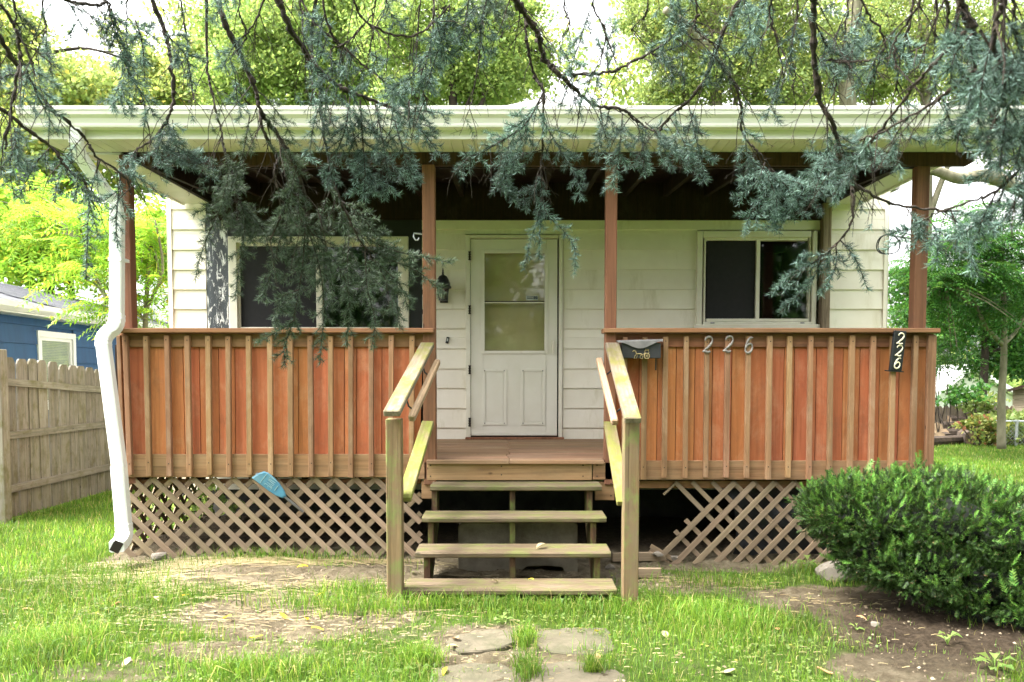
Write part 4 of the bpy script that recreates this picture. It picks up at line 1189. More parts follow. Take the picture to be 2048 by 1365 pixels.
p = onground(313, 1128); rock('stone', p + Vector((0, 0.05, 0.03)), (0.075, 0.06, 0.06), MT['rubble'], 'small pale stone lying in front of the left lattice', 'stone', 3)
p = onground(1688, 1168); rock('concrete_lump', p + Vector((0, 0.1, 0.06)), (0.17, 0.12, 0.10), MT['rubble'], 'squarish pale lump of concrete beside the yew shrub', 'concrete lump', 5)
p = onground(1753, 1255); rock('pebble', p + Vector((0, 0.02, 0.012)), (0.03, 0.025, 0.02), MT['rubble'], 'little grey pebble on the dark soil near the yew', 'pebble', 8)
rr = random.Random(3)
for i, (px, py, lab) in enumerate(((1290,1128,'small rubble piece just right of the right stair post'),(1318,1114,'rubble piece farthest back under the broken lattice'),(1352,1122,'rubble piece under the first broken lattice slats'),(1222,1142,'rubble piece between the bottom step and the right stair post'))):
    p = at(px, py, 6.2 + 0.1*rr.random()) if False else onground(px, py)
    rock('rubble_piece', p + Vector((0, 0.05, 0.01)), (rr.uniform(.03,.06), rr.uniform(.03,.05), rr.uniform(.02,.045)), MT['rubble'], lab, 'rubble', 20 + i, 'rubble pieces under the broken lattice')
# scrap boards by the right stair post
for (x0, y0, x1, y1, lab) in ((1224,1126,1330,1124,'short weathered board lying under the torn lattice beside the stair post'), (1260,1158,1322,1158,'lower scrap of wood at the foot of the right stair post')):
    A, B = onground(x0, y0), onground(x1, y1)
    o = plank('scrap_board', A + Vector((0,0,0.045)), B + Vector((0,0,0.045)), 0.07, 0.03, MT['lattice'], None, b=0.004)
    tag(o, lab, 'board')
# flagstones
def flag(pxs, lab):
    P = [onground(x, y) for x, y in pxs]
    c = sum(P, Vector()) / len(P)
    pts = []
    Q = [(p.x - c.x, p.y - c.y) for p in P]
    for i in range(len(Q)):
        a0, b0 = Q[i], Q[(i+1) % len(Q)]
        for t in (0.08, 0.36, 0.64, 0.92): pts.append(Vector((lerp(a0[0], b0[0], t)*1.05 + rnd.gauss(0,.005), lerp(a0[1], b0[1], t)*1.05 + rnd.gauss(0,.004), 0)))
    top = [(p.x*0.97 + 0.006*math.sin(i*2.1), p.y*0.97 + 0.004*math.cos(i*1.7), 0.013 + 0.002*math.sin(i*1.3)) for i, p in enumerate(pts)]
    mid = [(p.x, p.y, 0.006) for p in pts]; low = [(p.x, p.y, -0.04) for p in pts]
    inn = [(p.x*0.5, p.y*0.5, 0.015 + 0.002*math.sin(i*2.7)) for i, p in enumerate(pts)]
    o = MB().loft([low, mid, top, inn]).build('stepping_stone', MT['flag'], None, M=Matrix.Translation((c.x, c.y, gz(c.x, c.y))))
    return tag(o, lab, 'stepping stone', 'stepping stones in front of the steps')
flag([(893,1286),(930,1266),(985,1262),(1022,1270),(1026,1292),(985,1306),(920,1310)], 'flat brown stepping stone behind left, with its back edge under grass')
flag([(1070,1270),(1140,1262),(1215,1266),(1228,1300),(1195,1312),(1100,1308),(1068,1292)], 'flat brown stepping stone on the right, nearest the bottom step')
flag([(870,1342),(935,1330),(1005,1332),(1035,1350),(1030,1390),(940,1405),(850,1395)], 'greyish stepping stone at the bottom edge, left of the grass tuft')
flag([(1075,1338),(1130,1326),(1215,1330),(1245,1352),(1230,1392),(1120,1405),(1060,1380)], 'greyish stepping stone at the bottom edge, right of the grass tuft')

# fallen leaves
def leaf_mesh(name, mat, L=0.07, W=0.035, curl=0.012, seed=0):
    rr = random.Random(seed)
    n_ = 6; v = []; f = []
    for i in range(n_ + 1):
        t = i / n_; w_ = W * math.sin(math.pi * (t*0.92 + 0.04)) ** 0.8 * (1.05 - 0.35*t)
        z = curl * math.sin(t*3.0 + seed) + 0.004
        v += [(-w_/2, (t - .5)*L, z + curl*0.7), (0, (t - .5)*L, z), (w_/2, (t - .5)*L, z + curl*0.5)]
    for i in range(n_):
        for k in range(2):
            q = i*3 + k; f.append((q, q+1, q+4, q+3))
    me = bpy.data.meshes.new(name); me.from_pydata(v, [], f)
    me.polygons.foreach_set('use_smooth', [True]*len(f)); me.materials.append(mat)
    return me
LM = {k: [leaf_mesh('leaf', MT[k], L, W, 0.012, s) for s in range(3)] for k, L, W in (('yleaf', 0.085, 0.034), ('pleaf', 0.08, 0.045), ('bleaf', 0.07, 0.04))}
def fleaf(p, kind, label, group, s=1.0, up=0.006, tilt=0.25):
    me = rnd.choice(LM[kind])
    M = Matrix.Translation(p + Vector((0,0,up))) @ Euler((rnd.uniform(-tilt,tilt), rnd.uniform(-tilt,tilt), rnd.uniform(0,6.28))).to_matrix().to_4x4() @ Matrix.Scale(s, 4)
    o = link('fallen_leaf', me, None, None, M)
    return tag(o, label, 'fallen leaf', group)
LEAVES = [
(370,1196,'yleaf','yellow leaf on the straw left of the big bare patch'),(605,1140,'yleaf','yellow leaf in the green clippings at the foot of the left lattice'),(455,1242,'yleaf','yellow leaf on the bare patch, left of the other yellow ones'),
(570,1240,'yleaf','long curled yellow leaf in the middle of the bare patch'),(612,1246,'yleaf','small yellow leaf just right of the long curled one on the bare patch'),(512,1280,'yleaf','flat yellow leaf lying at the front edge of the bare patch'),
(635,1265,'yleaf','yellow leaf at the right front corner of the bare patch'),(640,1196,'yleaf','yellow leaf halfway between the left lattice and the grass'),(1192,1270,'yleaf','yellow leaf on the back right stepping stone'),
(890,1352,'yleaf','yellow leaf on the bottom left stepping stone'),
(312,1205,'pleaf','pale leaf on the grass in front of the downspout outlet'),(580,1178,'pleaf','pale leaf on the soil in front of the lattice middle'),(252,1332,'pleaf','pale leaf near the bottom left corner of the lawn'),
(725,1260,'pleaf','pale leaf lying left of the left stair post'),(1330,1276,'pleaf','pale leaf standing in the grass right of the stepping stones'),(905,1302,'pleaf','pale leaf at the left edge of the back left stepping stone'),
(1455,1350,'pleaf','pale leaf at the bottom edge, right of the stepping stones'),(1570,1235,'pleaf','pale leaf at the edge of the dark soil left of the yew'),
(1195,1322,'bleaf','curled brown leaf between the two right stepping stones'),(232,1215,'bleaf','brown leaf in the lawn below the downspout'),(1722,1243,'bleaf','orange brown leaf on the dark soil below the yew'),
(1650,1350,'bleaf','large brown leaf at the bottom edge below the yew'),(912,1285,'bleaf','brown leaf on the back left stepping stone'),(1555,1265,'bleaf','orange leaf standing in the grass left of the yew'),(57,1226,'bleaf','brown leaf in the lawn at the left edge')]
for px, py, kd, lab in LEAVES:
    fleaf(onground(px, py), kd, lab, 'leaves fallen on the yard', rnd.uniform(.8,1.1), 0.014)
t3 = at(1082, 1092, 5.40); t4 = at(990, 1162, 5.15)
fleaf(Vector((t3.x, 5.38, tz[2])), 'pleaf', 'large pale leaf on the second step from the bottom', None, 1.15, 0.008)
fleaf(Vector((t4.x, 5.14, tz[3])), 'pleaf', 'small pale leaf lying on the bottom step', None, 0.75, 0.008)
fleaf(Vector((at(1062,1170,5.1).x, 5.1, tz[3])), 'yleaf', 'small yellow leaf lying on the bottom step', None, 0.6, 0.03)

# ------------------------------------------------------------------ left neighbours: picket fence and blue house
pf_ = thing('picket_fence', (-5.05, 8.6, 0), 'weathered grey picket fence running back along the left lawn', 'fence')
def fx(y): return -5.06 + 0.03*(y - 7.8)
y = 7.72; i = 0
while y < 15.6:
    wd = 0.172 + rnd.uniform(-.008,.004)
    zt = 1.665 - 0.072*(y - 7.8)*(1 if y < 10.5 else 0) - (0.19 if y >= 10.5 else 0) + rnd.uniform(-.012,.012)
    x = fx(y)
    poly = [(-wd/2, 0.02), (wd/2, 0.02), (wd/2, zt - 0.055), (wd/2 - 0.018, zt - 0.018), (wd/2 - 0.04, zt), (-wd/2 + 0.04, zt), (-wd/2 + 0.018, zt - 0.018), (-wd/2, zt - 0.055)]
    Mk = Matrix.Translation((x - 0.03, y, 0)) @ Euler((0, rnd.uniform(-.012,.012), math.radians(90) + rnd.uniform(-.03,.03))).to_matrix().to_4x4() @ Matrix.Rotation(rnd.uniform(-.008,.008), 4, 'Y')
    MB().prism(poly, -0.009, 0.009, axis=1).build('picket', MT['fence'], pf_, M=Mk)
    y += 0.178 if i < 400 else .2; i += 1
for z_ in (0.32, 0.86, 1.40):
    for ya, yb in ((7.6, 10.4), (10.4, 13.0), (13.0, 15.6)):
        dz = -0.07*(ya - 7.8) if z_ > 1 and ya < 9 else (-0.18 if z_ > 1 else 0)
        dz2 = -0.18 if z_ > 1 else 0
        plank('fence_rail', (fx(ya) + 0.005, ya, z_ + dz), (fx(yb) + 0.005, yb, z_ + dz2), 0.075, 0.04, MT['fence'], pf_, n=(1,0,0))
for y in (7.66, 10.35, 13.0, 15.6):
    plank('fence_post', (fx(y) + 0.03, y, -0.05), (fx(y) + 0.03, y, 1.72 if y < 8 else 1.5), 0.11, 0.11, MT['fence'], pf_, n=(0,-1,0), b=0.006)

bh = thing('blue_house', (-7.4, 12.0, 0), 'blue neighbouring house with white window trim and a grey shingle roof', 'house')
Mb = Matrix.Translation((-7.0, 11.6, 0)) @ Matrix.Rotation(math.radians(5), 4, 'Z')
def bl(name, mbld, mat, parent=bh, **k): return mbld.build(name, mat, parent, M=Mb, **k)
HW = 2.28
m = MB(); m.box((-4.5, -3.2, 0), (-0.02, 7.0, HW + 0.1)); bwall = bl('wall', m, MT['bluepaint'])
wins = [(-2.30, -1.35, 1.02, 2.02), (-0.02, 0.98, 1.02, 2.02)]
z = 0.05
while z < HW:
    z1 = min(z + 0.265, HW + 0.05)
    segs = []; y0 = -3.2
    for (a0, a1, b0, b1) in wins:
        if z1 > b0 - 0.08 and z < b1 + 0.08: segs.append((y0, a0 - 0.06)); y0 = a1 + 0.06
    segs.append((y0, 7.0))
    for s0, s1 in segs:
        m = MB(); m.prism([(0, z), (0.024, z), (0.006, z1 - 0.002), (0, z1 - 0.002)], s0, s1, axis=1); bl('siding_board', m, MT['bluepaint'], bwall)
    z = z1
for (a0, a1, b0, b1) in wins:
    m = MB()
    for q in ((a0-.09,a0,b0-.09,b1+.09), (a1,a1+.09,b0-.09,b1+.09), (a0,a1,b1,b1+.09), (a0,a1,b0-.09,b0)): m.box((-0.04, q[0], q[2]), (0.035, q[1], q[3]))
    w_ = bl('window', m, MT['white'])
    m = MB()
    for q in ((a0+.01,a0+.06,b0,b1), (a1-.06,a1-.01,b0,b1), (a0+.06,a1-.06,b1-.05,b1), (a0+.06,a1-.06,b0,b0+.05)): m.box((-0.03, q[0], q[2]), (0.012, q[1], q[3]))
    bl('sash', m, MT['white'], w_)
    m = MB(); m.box((-0.012, a0+.06, b0+.05), (-0.009, a1-.06, b1-.05)); bl('pane', m, MT['glass'], w_)
    z = b0 + .06; m = MB()
    while z < b1 - .06: m.box((-0.019, a0+.06, z), (-0.0155, a1-.06, z + 0.021)); z += 0.025
    o = bl('blind', m, MT['blind'], w_)
m = MB(); m.box((-0.1, -3.3, HW + 0.0), (0.32, 7.2, HW + 0.02)); bl('soffit', m, MT['white'])
m = MB(); m.prism([(0.30, HW + 0.02), (0.36, HW + 0.02), (0.42, HW + 0.07), (0.43, HW + 0.14), (0.30, HW + 0.14)], -3.4, 7.3, axis=1); bl('gutter', m, MT['white'])
# shingled roof: courses that overlap, cut into tabs
slope = 0.27
rf = MB(); rf.prism([(0.36, HW + 0.145), (-2.4, HW + 0.145 + 2.76*slope), (-5.2, HW + 0.145), (-5.2, HW + 0.10), (0.36, HW + 0.10)], -3.4, 7.25, axis=1); brf = bl('roof', rf, MT['shingle'])
d = 0.0; row = 0; nsh = 0
while d < 2.7:
    yy = -0.2 - (0.15 if row % 2 else 0)
    x0_, x1_ = 0.38 - d, 0.38 - d - 0.20
    z0_, z1_ = HW + 0.160 + d*slope, HW + 0.160 + (d + 0.20)*slope
    while yy < 5.5:
        m = MB(); m.add([(x0_, yy, z0_), (x0_, yy+0.50, z0_), (x1_, yy+0.50, z1_-0.006), (x1_, yy, z1_-0.006), (x0_, yy, z0_-0.012), (x0_, yy+0.50, z0_-0.012), (x1_, yy+0.5, z1_-0.012), (x1_, yy, z1_-0.012)], [(0,1,2,3),(4,5,1,0),(7,6,5,4),(3,2,6,7),(0,3,7,4),(2,1,5,6)])
        if nsh < 290: bl('shingle', m, MT['shingle'], brf)
        nsh += 1
        yy += 0.508
    d += 0.165; row += 1

# ------------------------------------------------------------------ right neighbours
ff = thing('board_fence', (9.0, 17.2, 0), 'dark weathered board fence at the back behind the woodpile', 'fence')
x = 8.4
while x < 12.6:
    wd = 0.14
    zt = 1.5 - 0.16 + (744-818)/FPX*0 + 0.06*math.sin(x*1.3) - 0.02*rnd.random()
    zt = 0.80 + 0.0*x
    zt = 1.5 - (812 - 744)/FPX*17 + rnd.uniform(-.02,.02)
    MB().prism([(-wd/2, 0), (wd/2, 0), (wd/2, zt-.05), (wd/2-.04, zt), (-wd/2+.04, zt), (-wd/2, zt-.05)], -0.01, 0.01, axis=1).build('picket', MT['farfence'], ff, M=Matrix.Translation((x, 17.2 + 0.05*(x-8.4), 0)))
    x += 0.152
for z_ in (0.2, 0.6): plank('fence_rail', (8.3, 17.24, z_), (12.7, 17.45, z_), 0.09, 0.04, MT['farfence'], ff)

wg = thing('white_garage', (15.5, 27, 0), 'white gabled garage half hidden by leaves beyond the back fence', 'garage')
gyp = 26.5
gl_, gr_ = at(1858, 800, gyp).x, at(2040, 800, gyp).x
gpk = at(1935, 742, gyp); gev = at(1862, 790, gyp).z
m = MB(); m.prism([(gl_, 0), (gr_, 0), (gr_, gev - 0.2), (gpk.x, gpk.z), (gl_, gev - 0.2)], gyp, gyp + 7, axis=1); gw = m.build('wall', MT['white'], wg)
for xa, za, xb, zb_ in ((gl_ - 0.35, gev - 0.38, gpk.x, gpk.z + 0.05), (gpk.x, gpk.z + 0.05, gr_ + 0.35, gev - 0.38)):
    m = MB(); m.prism([(xa, za), (xb, zb_), (xb, zb_ + 0.16), (xa, za + 0.16)], gyp - 0.35, gyp + 7.2, axis=1); m.build('roof', MT['white'], wg)
a_, b_ = at(1985, 824, gyp - 0.02), at(2000, 795, gyp - 0.02)
m = MB(); m.box((a_.x - 0.05, gyp - 0.06, a_.z - 0.3), (b_.x + 0.05, gyp - 0.002, b_.z)); wn = m.build('window', MT['white'], wg)
m = MB(); m.box((a_.x, gyp - 0.08, a_.z - 0.25), (b_.x, gyp - 0.061, b_.z - 0.05)); m.build('pane', MT['alum'], wn)

sh_ = thing('garden_shed', (12.6, 17.6, 0), 'low weathered shed of horizontal grey boards at the right edge', 'shed')
sx0 = at(2024, 830, 17.0).x
Ms = Matrix.Translation((sx0, 17.0, 0)) @ Matrix.Rotation(math.radians(-36), 4, 'Z')
m = MB(); m.box((0.03, 0.03, 0), (2.2, 2, 1.05)); m.build('wall', MT['shed'], sh_, M=Ms)
for k in range(9):
    A, B_ = Ms @ Vector((0, 0, 0.06 + 0.128*k)), Ms @ Vector((2.25, 0, 0.06 + 0.128*k))
    plank('board', A, B_, 0.122, 0.025, MT['shed'], sh_, n=(Ms.to_3x3() @ Vector((0,-1,0))))
m = MB()
m.prism([(-0.1, 1.12), (0.25, 1.24), (1.0, 1.33), (2.4, 1.38), (2.4, 1.30), (1.0, 1.26), (0.25, 1.17), (-0.1, 1.06)], -0.15, 2.2, axis=1); m.build('roof', MT['darkwood'], sh_, M=Ms)

cl = thing('chain_link_fence', (10.4, 15.6, 0), 'galvanised chain link fence with a thin post in front of the woodpile bushes', 'fence')
cy = 15.7
cx0, cx1 = at(1985, 843, cy).x, at(2100, 843, cy).x
ctz = at(2030, 843, cy).z
MB().tube([(cx0, cy, ctz), (cx1 + 3, cy, ctz)], 0.022, 8).build('top_rail', MT['galv'], cl)
for px in (2033,): 
    X_ = at(px, 870, cy).x; MB().tube([(X_, cy, 0), (X_, cy, ctz + 0.03)], 0.03, 8).build('post', MT['galv'], cl)
MB().tube([(cx1 + 2.4, cy, 0), (cx1 + 2.4, cy, ctz + 0.03)], 0.03, 8).build('post', MT['galv'], cl)
m = MB()
x = cx0
while x < cx1 + 2.4:
    for s in (1, -1):
        xa = x if s > 0 else x + ctz
        m.bar((xa, cy + 0.012*s, 0.02), (xa + s*ctz*0.98, cy + 0.012*s, ctz - 0.01), 0.004, 0.004)
    x += 0.08
o = m.build('wire_mesh', MT['galv'], cl, fixn=False); o['kind'] = 'stuff'

# woodpile: each log its own thing
lgs = [(1902,892,1.3,0.11,1.2,'long low log at the left foot of the woodpile beside the board fence'),(1937,889,0.6,0.16,0.25,'thick short log with its round cut end facing the lawn'),
(1952,892,0.5,0.10,0.15,'small log lying right beside the thick round ended one'),(1985,880,1.1,0.12,1.2,'long log lying under the reddish bush'),(1925,868,1.2,0.12,1.1,'log in the middle layer of the woodpile, behind the thick cut end'),
(1958,872,0.9,0.12,0.4,'log pointing at the lawn from below the reddish bush'),(1898,874,0.9,0.12,0.9,'slanting log in the dark left part of the woodpile'),(1915,855,1.1,0.14,1.25,'upper log across the left top of the woodpile'),
(1950,858,1.2,0.12,1.3,'upper log half covered by the reddish bush leaves'),(1990,886,0.9,0.10,1.3,'low log left of the thin chain link post'),(1930,843,1.0,0.12,1.25,'topmost log of the woodpile against the board fence'),(2015,890,0.9,0.09,1.3,'low log seen through the chain link mesh')]
for i, (px, py, L, r, a, lab) in enumerate(lgs):
    c = at(px, py, 15.9 + 0.03*(892-py)); c.z = max(c.z, r*0.9)
    d = Vector((math.sin(a), math.cos(a), 0.03*math.sin(i*3)))
    m = MB(); n_ = 10
    rr = random.Random(i)
    secs = [[c + d*(t-.5)*L + Vector((d.y*math.cos(q), -d.x*math.cos(q), math.sin(q)))*r*(1 + 0.07*math.sin(3*q + i) + 0.04*math.sin(7*t + q)) for q in np.linspace(0, 2*math.pi, n_, endpoint=False)] for t in (0, .33, .66, 1)]
    lg = m.loft(secs).build('log', MT['logbark'], None)
    tag(lg, lab, 'log', 'logs heaped by the back fence')
    e = MB().add([p + (c - d*L*0.5 - p)*0.04 - d*0.004 for p in secs[0]], [tuple(range(n_))]).build('cut_end', MT['logend'], lg)

# service wires with a coil at the house corner
A = at(1778, 470, YW - 0.1)
m = MB()
far = at(2060, 405, 15.0)
for off in (0, 0.045):
    pts = []
    for t in np.linspace(0, 1, 18):
        p = A.lerp(far + Vector((0.5, 2, 0.12)), t); p.z -= 0.25*math.sin(math.pi*t) - off; pts.append(p)
    m.tube(pts, 0.009, 5)
tag(m.build('service_wire', MT['wire']), 'pair of black service wires running off from the house corner', 'wire')
m = MB(); cc = at(1778, 489, YW - 0.12)
for k in range(2):
    m.tube([cc + Vector((0.108*math.cos(q)*(1+.05*k), 0.02*k + 0.015*math.sin(2*q), 0.098*math.sin(q) + 0.005*math.sin(3*q))) for q in np.linspace(0, 2*math.pi, 26)], 0.0055, 5)
tag(m.build('wire_coil', MT['wire']), 'loop of black wire hanging at the right corner of the house', 'wire coil')
# ------------------------------------------------------------------ grass and ground cover
def blades(name, pos, hts, wid, lean, mat, kind='stuff'):
    n = len(pos)
    ang = rng.uniform(0, 2*np.pi, n); la = rng.uniform(0, 2*np.pi, n)
    lx, ly = np.cos(la)*lean, np.sin(la)*lean
    wx_, wy_ = np.cos(ang)*wid/2, np.sin(ang)*wid/2
    z0 = np.zeros(n)
    V = np.zeros((n, 5, 3))
    V[:,0] = pos + np.stack([-wx_, -wy_, z0 - 0.006], 1); V[:,1] = pos + np.stack([wx_, wy_, z0 - 0.006], 1)
    mid = pos + np.stack([lx*hts*0.3, ly*hts*0.3, hts*0.6], 1)
    V[:,2] = mid - np.stack([wx_, wy_, z0], 1)*0.75; V[:,3] = mid + np.stack([wx_, wy_, z0], 1)*0.75
    V[:,4] = pos + np.stack([lx*hts, ly*hts, hts*(1 - 0.45*lean**2)], 1)
    T = np.array([[0,1,3],[0,3,2],[2,3,4]])
    F = T[None] + (np.arange(n)*5)[:,None,None]
    return tri_mesh(name, V.reshape(-1,3), F.reshape(-1,3), mat, kind=kind)
def sample(n, x0, x1, y0, y1, keep):
    x = rng.uniform(x0, x1, n); y = rng.uniform(y0, y1, n)
    k = (np.abs(x) < 0.70*y + 0.4) & (rng.random(n) < keep(x, y))
    # the porch stands here
    k &= ~((y > 5.95) & (x > -3.15) & (x < 3.4))
    x, y = x[k], y[k]
    return np.stack([x, y, hgt(x, y)], 1)
def patchy(x, y):
    p = 0.5 + 0.5*np.sin(5.1*x + 2*np.sin(2.7*y)) * np.sin(4.3*y + 2*np.sin(3.1*x + 1))
    return np.clip((1 - bare(x, y))**1.6 * (0.35 + 0.8*p) + 0.09*p*(np.sin(13*x + 3*np.sin(9*y))*np.sin(11*y) > 0), 0, 1)
def stonefree(x, y):
    k = np.ones_like(x)
    for px, py, rx, ry in ((960,1286,0.15,0.085), (1150,1288,0.18,0.085), (945,1365,0.17,0.10), (1165,1365,0.18,0.10)):
        c = gp(px, py); k *= (((x - c.x)/rx)**2 + ((y - c.y)/ry)**2 > 1)
    steps_ = (np.abs(x) < 0.66) & (y > 5.02)
    return k * ~steps_
p = sample(150000, -3.6, 3.8, 3.4, 7.2, lambda x, y: patchy(x, y)*stonefree(x, y))
n = len(p); clump = 0.6 + 0.6*np.abs(np.sin(3.3*p[:,0] + 1.7*p[:,1])*np.sin(2.9*p[:,1] - 1.1*p[:,0]))
blades('grass', p, rng.gamma(3.0, 0.018, n).clip(.015,.11)*clump, rng.uniform(0.0022, 0.005, n), rng.uniform(0.1, 1.0, n), MT['grass'])
p = sample(60000, -7, -2.8, 5.5, 13, lambda x, y: np.clip((1 - bare(x, y)) * np.where(x > -5.2, 1, 0), 0, 1))
n = len(p); blades('grass', p, rng.uniform(0.03, 0.085, n), rng.uniform(0.004, 0.008, n), rng.uniform(0.1, 0.9, n), MT['grass'])
p = sample(120000, 2.4, 14, 5.8, 16.5, lambda x, y: 1 - bare(x, y))
n = len(p); blades('grass', p, rng.uniform(0.03, 0.075, n), rng.uniform(0.006, 0.013, n), rng.uniform(0.1, 0.8, n), MT['grass'])
# clover and small flat leaves among the blades
p = sample(16000, -3.6, 3.8, 3.4, 6.0, lambda x, y: np.clip(patchy(x, y)*stonefree(x, y)*(0.15 + (np.sin(2.3*x + 1)*np.sin(2.9*y) > 0.1)*0.85), 0, 1))
n = len(p); az = rng.uniform(0, 6.28, n)
V, F = scatter(np.array([[0,0,0],[-.42,.5,.08],[0,1,0],[.42,.5,.08]]), np.array([[0,3,1],[1,3,2]]), rot_mats(np.stack([np.cos(az), np.sin(az), rng.normal(.15,.25,n)], 1), rng.normal(0, .3, n)), rng.uniform(.012, .03, n), p + np.stack([0*az, 0*az, rng.uniform(.01,.04,n)], 1))
tri_mesh('clover', V, F, MT['leaf_b'], kind='stuff')
# taller unmown grass along the foot of the steps, beside the posts and the tufts between the stones
P = []
def tuft(px, py, rx, ry, n):
    c = gp(px, py); rx_, ry_ = rx/FPX*c.y, ry
    q = np.stack([rng.normal(c.x, rx_, n), rng.normal(c.y, ry_, n)], 1); P.append(q)
for a_ in ((1020,1222,190,0.05,1500), (730,1225,60,0.10,600), (1330,1225,80,0.10,700), (1050,1285,12,0.06,320), (1055,1345,14,0.06,320), (1185,1348,10,0.025,260), (840,1325,22,0.05,500), (560,1135,120,0.02,700), (1445,1165,60,0.06,300), (1605,1140,30,0.03,220), (700,1195,40,0.06,350), (100,1310,70,0.14,1600), (160,1190,100,0.2,1400), (520,1345,90,0.07,700), (600,1215,60,0.06,300), (1480,1250,80,0.12,900)): tuft(*a_)
P = np.concatenate(P); P = P[stonefree(P[:,0], P[:,1]) > 0]
p = np.stack([P[:,0], P[:,1], hgt(P[:,0], P[:,1])], 1); n = len(p)
blades('long_grass', p, rng.uniform(0.05, 0.15, n), rng.uniform(0.003, 0.006, n), rng.uniform(0.2, 1.2, n), MT['grass'])
# dead straw raked against the left lattice
def strands(name, specs, mat):
    Vs, Fs = [], []; o = 0
    for (px, py, rx, ry, n, L) in specs:
        c = gp(px, py)
        for _ in range(n):
            x, y = c.x + rng.normal(0, rx), c.y + rng.normal(0, ry)
            if y > 5.98: y = 5.98 - rng.random()*0.1
            a = rng.normal(0.1, 0.45); l = L*rng.uniform(0.4, 1.2); w_ = rng.uniform(0.001, 0.0022)
            bend = rng.normal(0, 0.3 if L > .2 else .12); segs = 5; z_0 = 0.004 + 0.010*rng.random(); z_1 = 0.02*rng.random()*min(1, L/0.3)
            v = []
            for i in range(segs + 1):
                t = i/segs; aa = a + bend*(t - .5)
                xx = x + math.cos(aa)*l*(t - .5); yy = min(y + math.sin(aa)*l*(t - .5)*0.6, 6.0)
                zz = float(hgt(np.array(xx), np.array(yy))) + z_0 + z_1*math.sin(math.pi*t)
                v += [(xx, yy - w_, zz), (xx, yy + w_, zz + w_)]
            f = []
            for i in range(segs): q = o + i*2; f += [(q, q+1, q+3), (q, q+3, q+2)]
            Vs += v; Fs += f; o += len(v)
    return tri_mesh(name, np.array(Vs), np.array(Fs), mat, kind='stuff')
strands('dry_straw', [(380,1140,0.4,0.07,260,0.5), (620,1130,0.4,0.04,200,0.6), (250,1165,0.25,0.12,160,0.35), (480,1190,0.7,0.15,380,0.14), (560,1235,0.6,0.12,260,0.09), (1400,1165,0.3,0.08,80,0.14), (1000,1310,0.6,0.15,120,0.045), (500,1270,1.0,0.25,260,0.055), (1480,1300,0.7,0.3,70,0.05), (1700,1200,0.4,0.1,50,0.08)], MT['straw'])
# litter of small crumbs and chips on the bare soil
n = 30000; x = rng.uniform(-3.2, 3.6, n); y = rng.uniform(3.5, 6.0, n); k = rng.random(n) < bare(x, y)*0.9*np.where(x > 1.3, 0.15, 1)
x, y = x[k], y[k]; n = len(x)
TV = np.array([[-.5,-.4,0],[.5,-.3,0],[.35,.45,.05],[-.4,.4,.1],[0,0,.45]]); TF = np.array([[0,1,4],[1,2,4],[2,3,4],[3,0,4]])
R = rot_mats(np.stack([np.cos(a:=rng.uniform(0,6.28,n)), np.sin(a), rng.normal(0,.2,n)],1), rng.normal(0,.3,n))
V, F = scatter(TV, TF, R, rng.gamma(2.0, 0.004, n).clip(.003,.026), np.stack([x, y, hgt(x, y)], 1))
MT['crumb'] = leafmat('soil_crumbs', (0.10,0.075,0.045), (0.26,0.21,0.14), trans=0.0, var=0.25, hue=0.015, rough=0.95)
tri_mesh('soil_crumbs', V, F, MT['crumb'], kind='stuff')
# broad-leaved weeds
def weed(px, py, label, s=0.06, n=7, mat='leaf_a'):
    c = onground(px, py); m = MB(); rr = random.Random(px)
    for i in range(n):
        a = i*2*math.pi/n + rr.uniform(-.3,.3); r = s*rr.uniform(.7,1.2); h_ = s*rr.uniform(.4,1.2)
        d = Vector((math.cos(a), math.sin(a), 0)); q = Vector((-d.y, d.x, 0))
        b0 = d*r*0.25 + Vector((0,0,h_*.7)); tip = d*r*1.15 + Vector((0,0,h_*.8)); md = d*r*0.7 + Vector((0,0,h_))
        m.tube([Vector((0,0,0)), b0], 0.0015, 4)
        w_ = r*0.28
        m.add([b0, md - q*w_, md - Vector((0,0,.004)), md + q*w_, tip], [(0,1,2),(0,2,3),(1,4,2),(2,4,3)])
    o = m.build('weed_plant', MT[mat], None, M=Matrix.Translation(c), fixn=False)
    return tag(o, label, 'weed')
weed(1990, 1345, 'bright round leaved weed at the bottom right corner', 0.085, 9)
weed(1895, 1290, 'pointed green weed on the dark soil below the yew', 0.07, 6)
weed(1005, 1250, 'small broad leaved weed at the foot of the steps, in front of the middle', 0.055, 7)
weed(838, 1352, 'broad leaved weed at the bottom edge beside the left stepping stones', 0.06, 7)
weed(1712, 1262, 'tiny bright weed on the bare soil left of the yew shadow', 0.04, 6)
weed(1616, 1140, 'leafy weed tuft at the right end of the broken lattice', 0.09, 9)

# ------------------------------------------------------------------ yew shrub
yw = thing('yew_shrub', (2.6, 5.0, 0), 'dense dark green yew shrub overhanging the right front corner of the porch', 'shrub')
blobs = []
for (px, py, Y, rx, ry, rz, nn) in ((1690,1018,5.15,0.30,0.35,0.20,1500), (1760,1030,5.1,0.40,0.45,0.26,1900), (1870,1035,5.0,0.48,0.50,0.29,2300), (1990,1065,4.9,0.48,0.50,0.28,2300), (2100,1090,4.8,0.5,0.5,0.32,1800), (1750,1100,5.0,0.26,0.35,0.16,1100), (1850,1120,4.9,0.42,0.45,0.20,1700), (1970,1160,4.8,0.42,0.45,0.22,1700), (2080,1190,4.7,0.42,0.45,0.26,1300), (2070,1250,4.6,0.40,0.45,0.20,900), (2000,1225,4.75,0.35,0.4,0.16,900), (1930,1215,4.8,0.30,0.35,0.13,900), (2050,1290,4.45,0.35,0.35,0.14,700)):
    blobs.append((at(px + 10, py + 6, Y), (rx*.97, ry, rz*.94), nn))
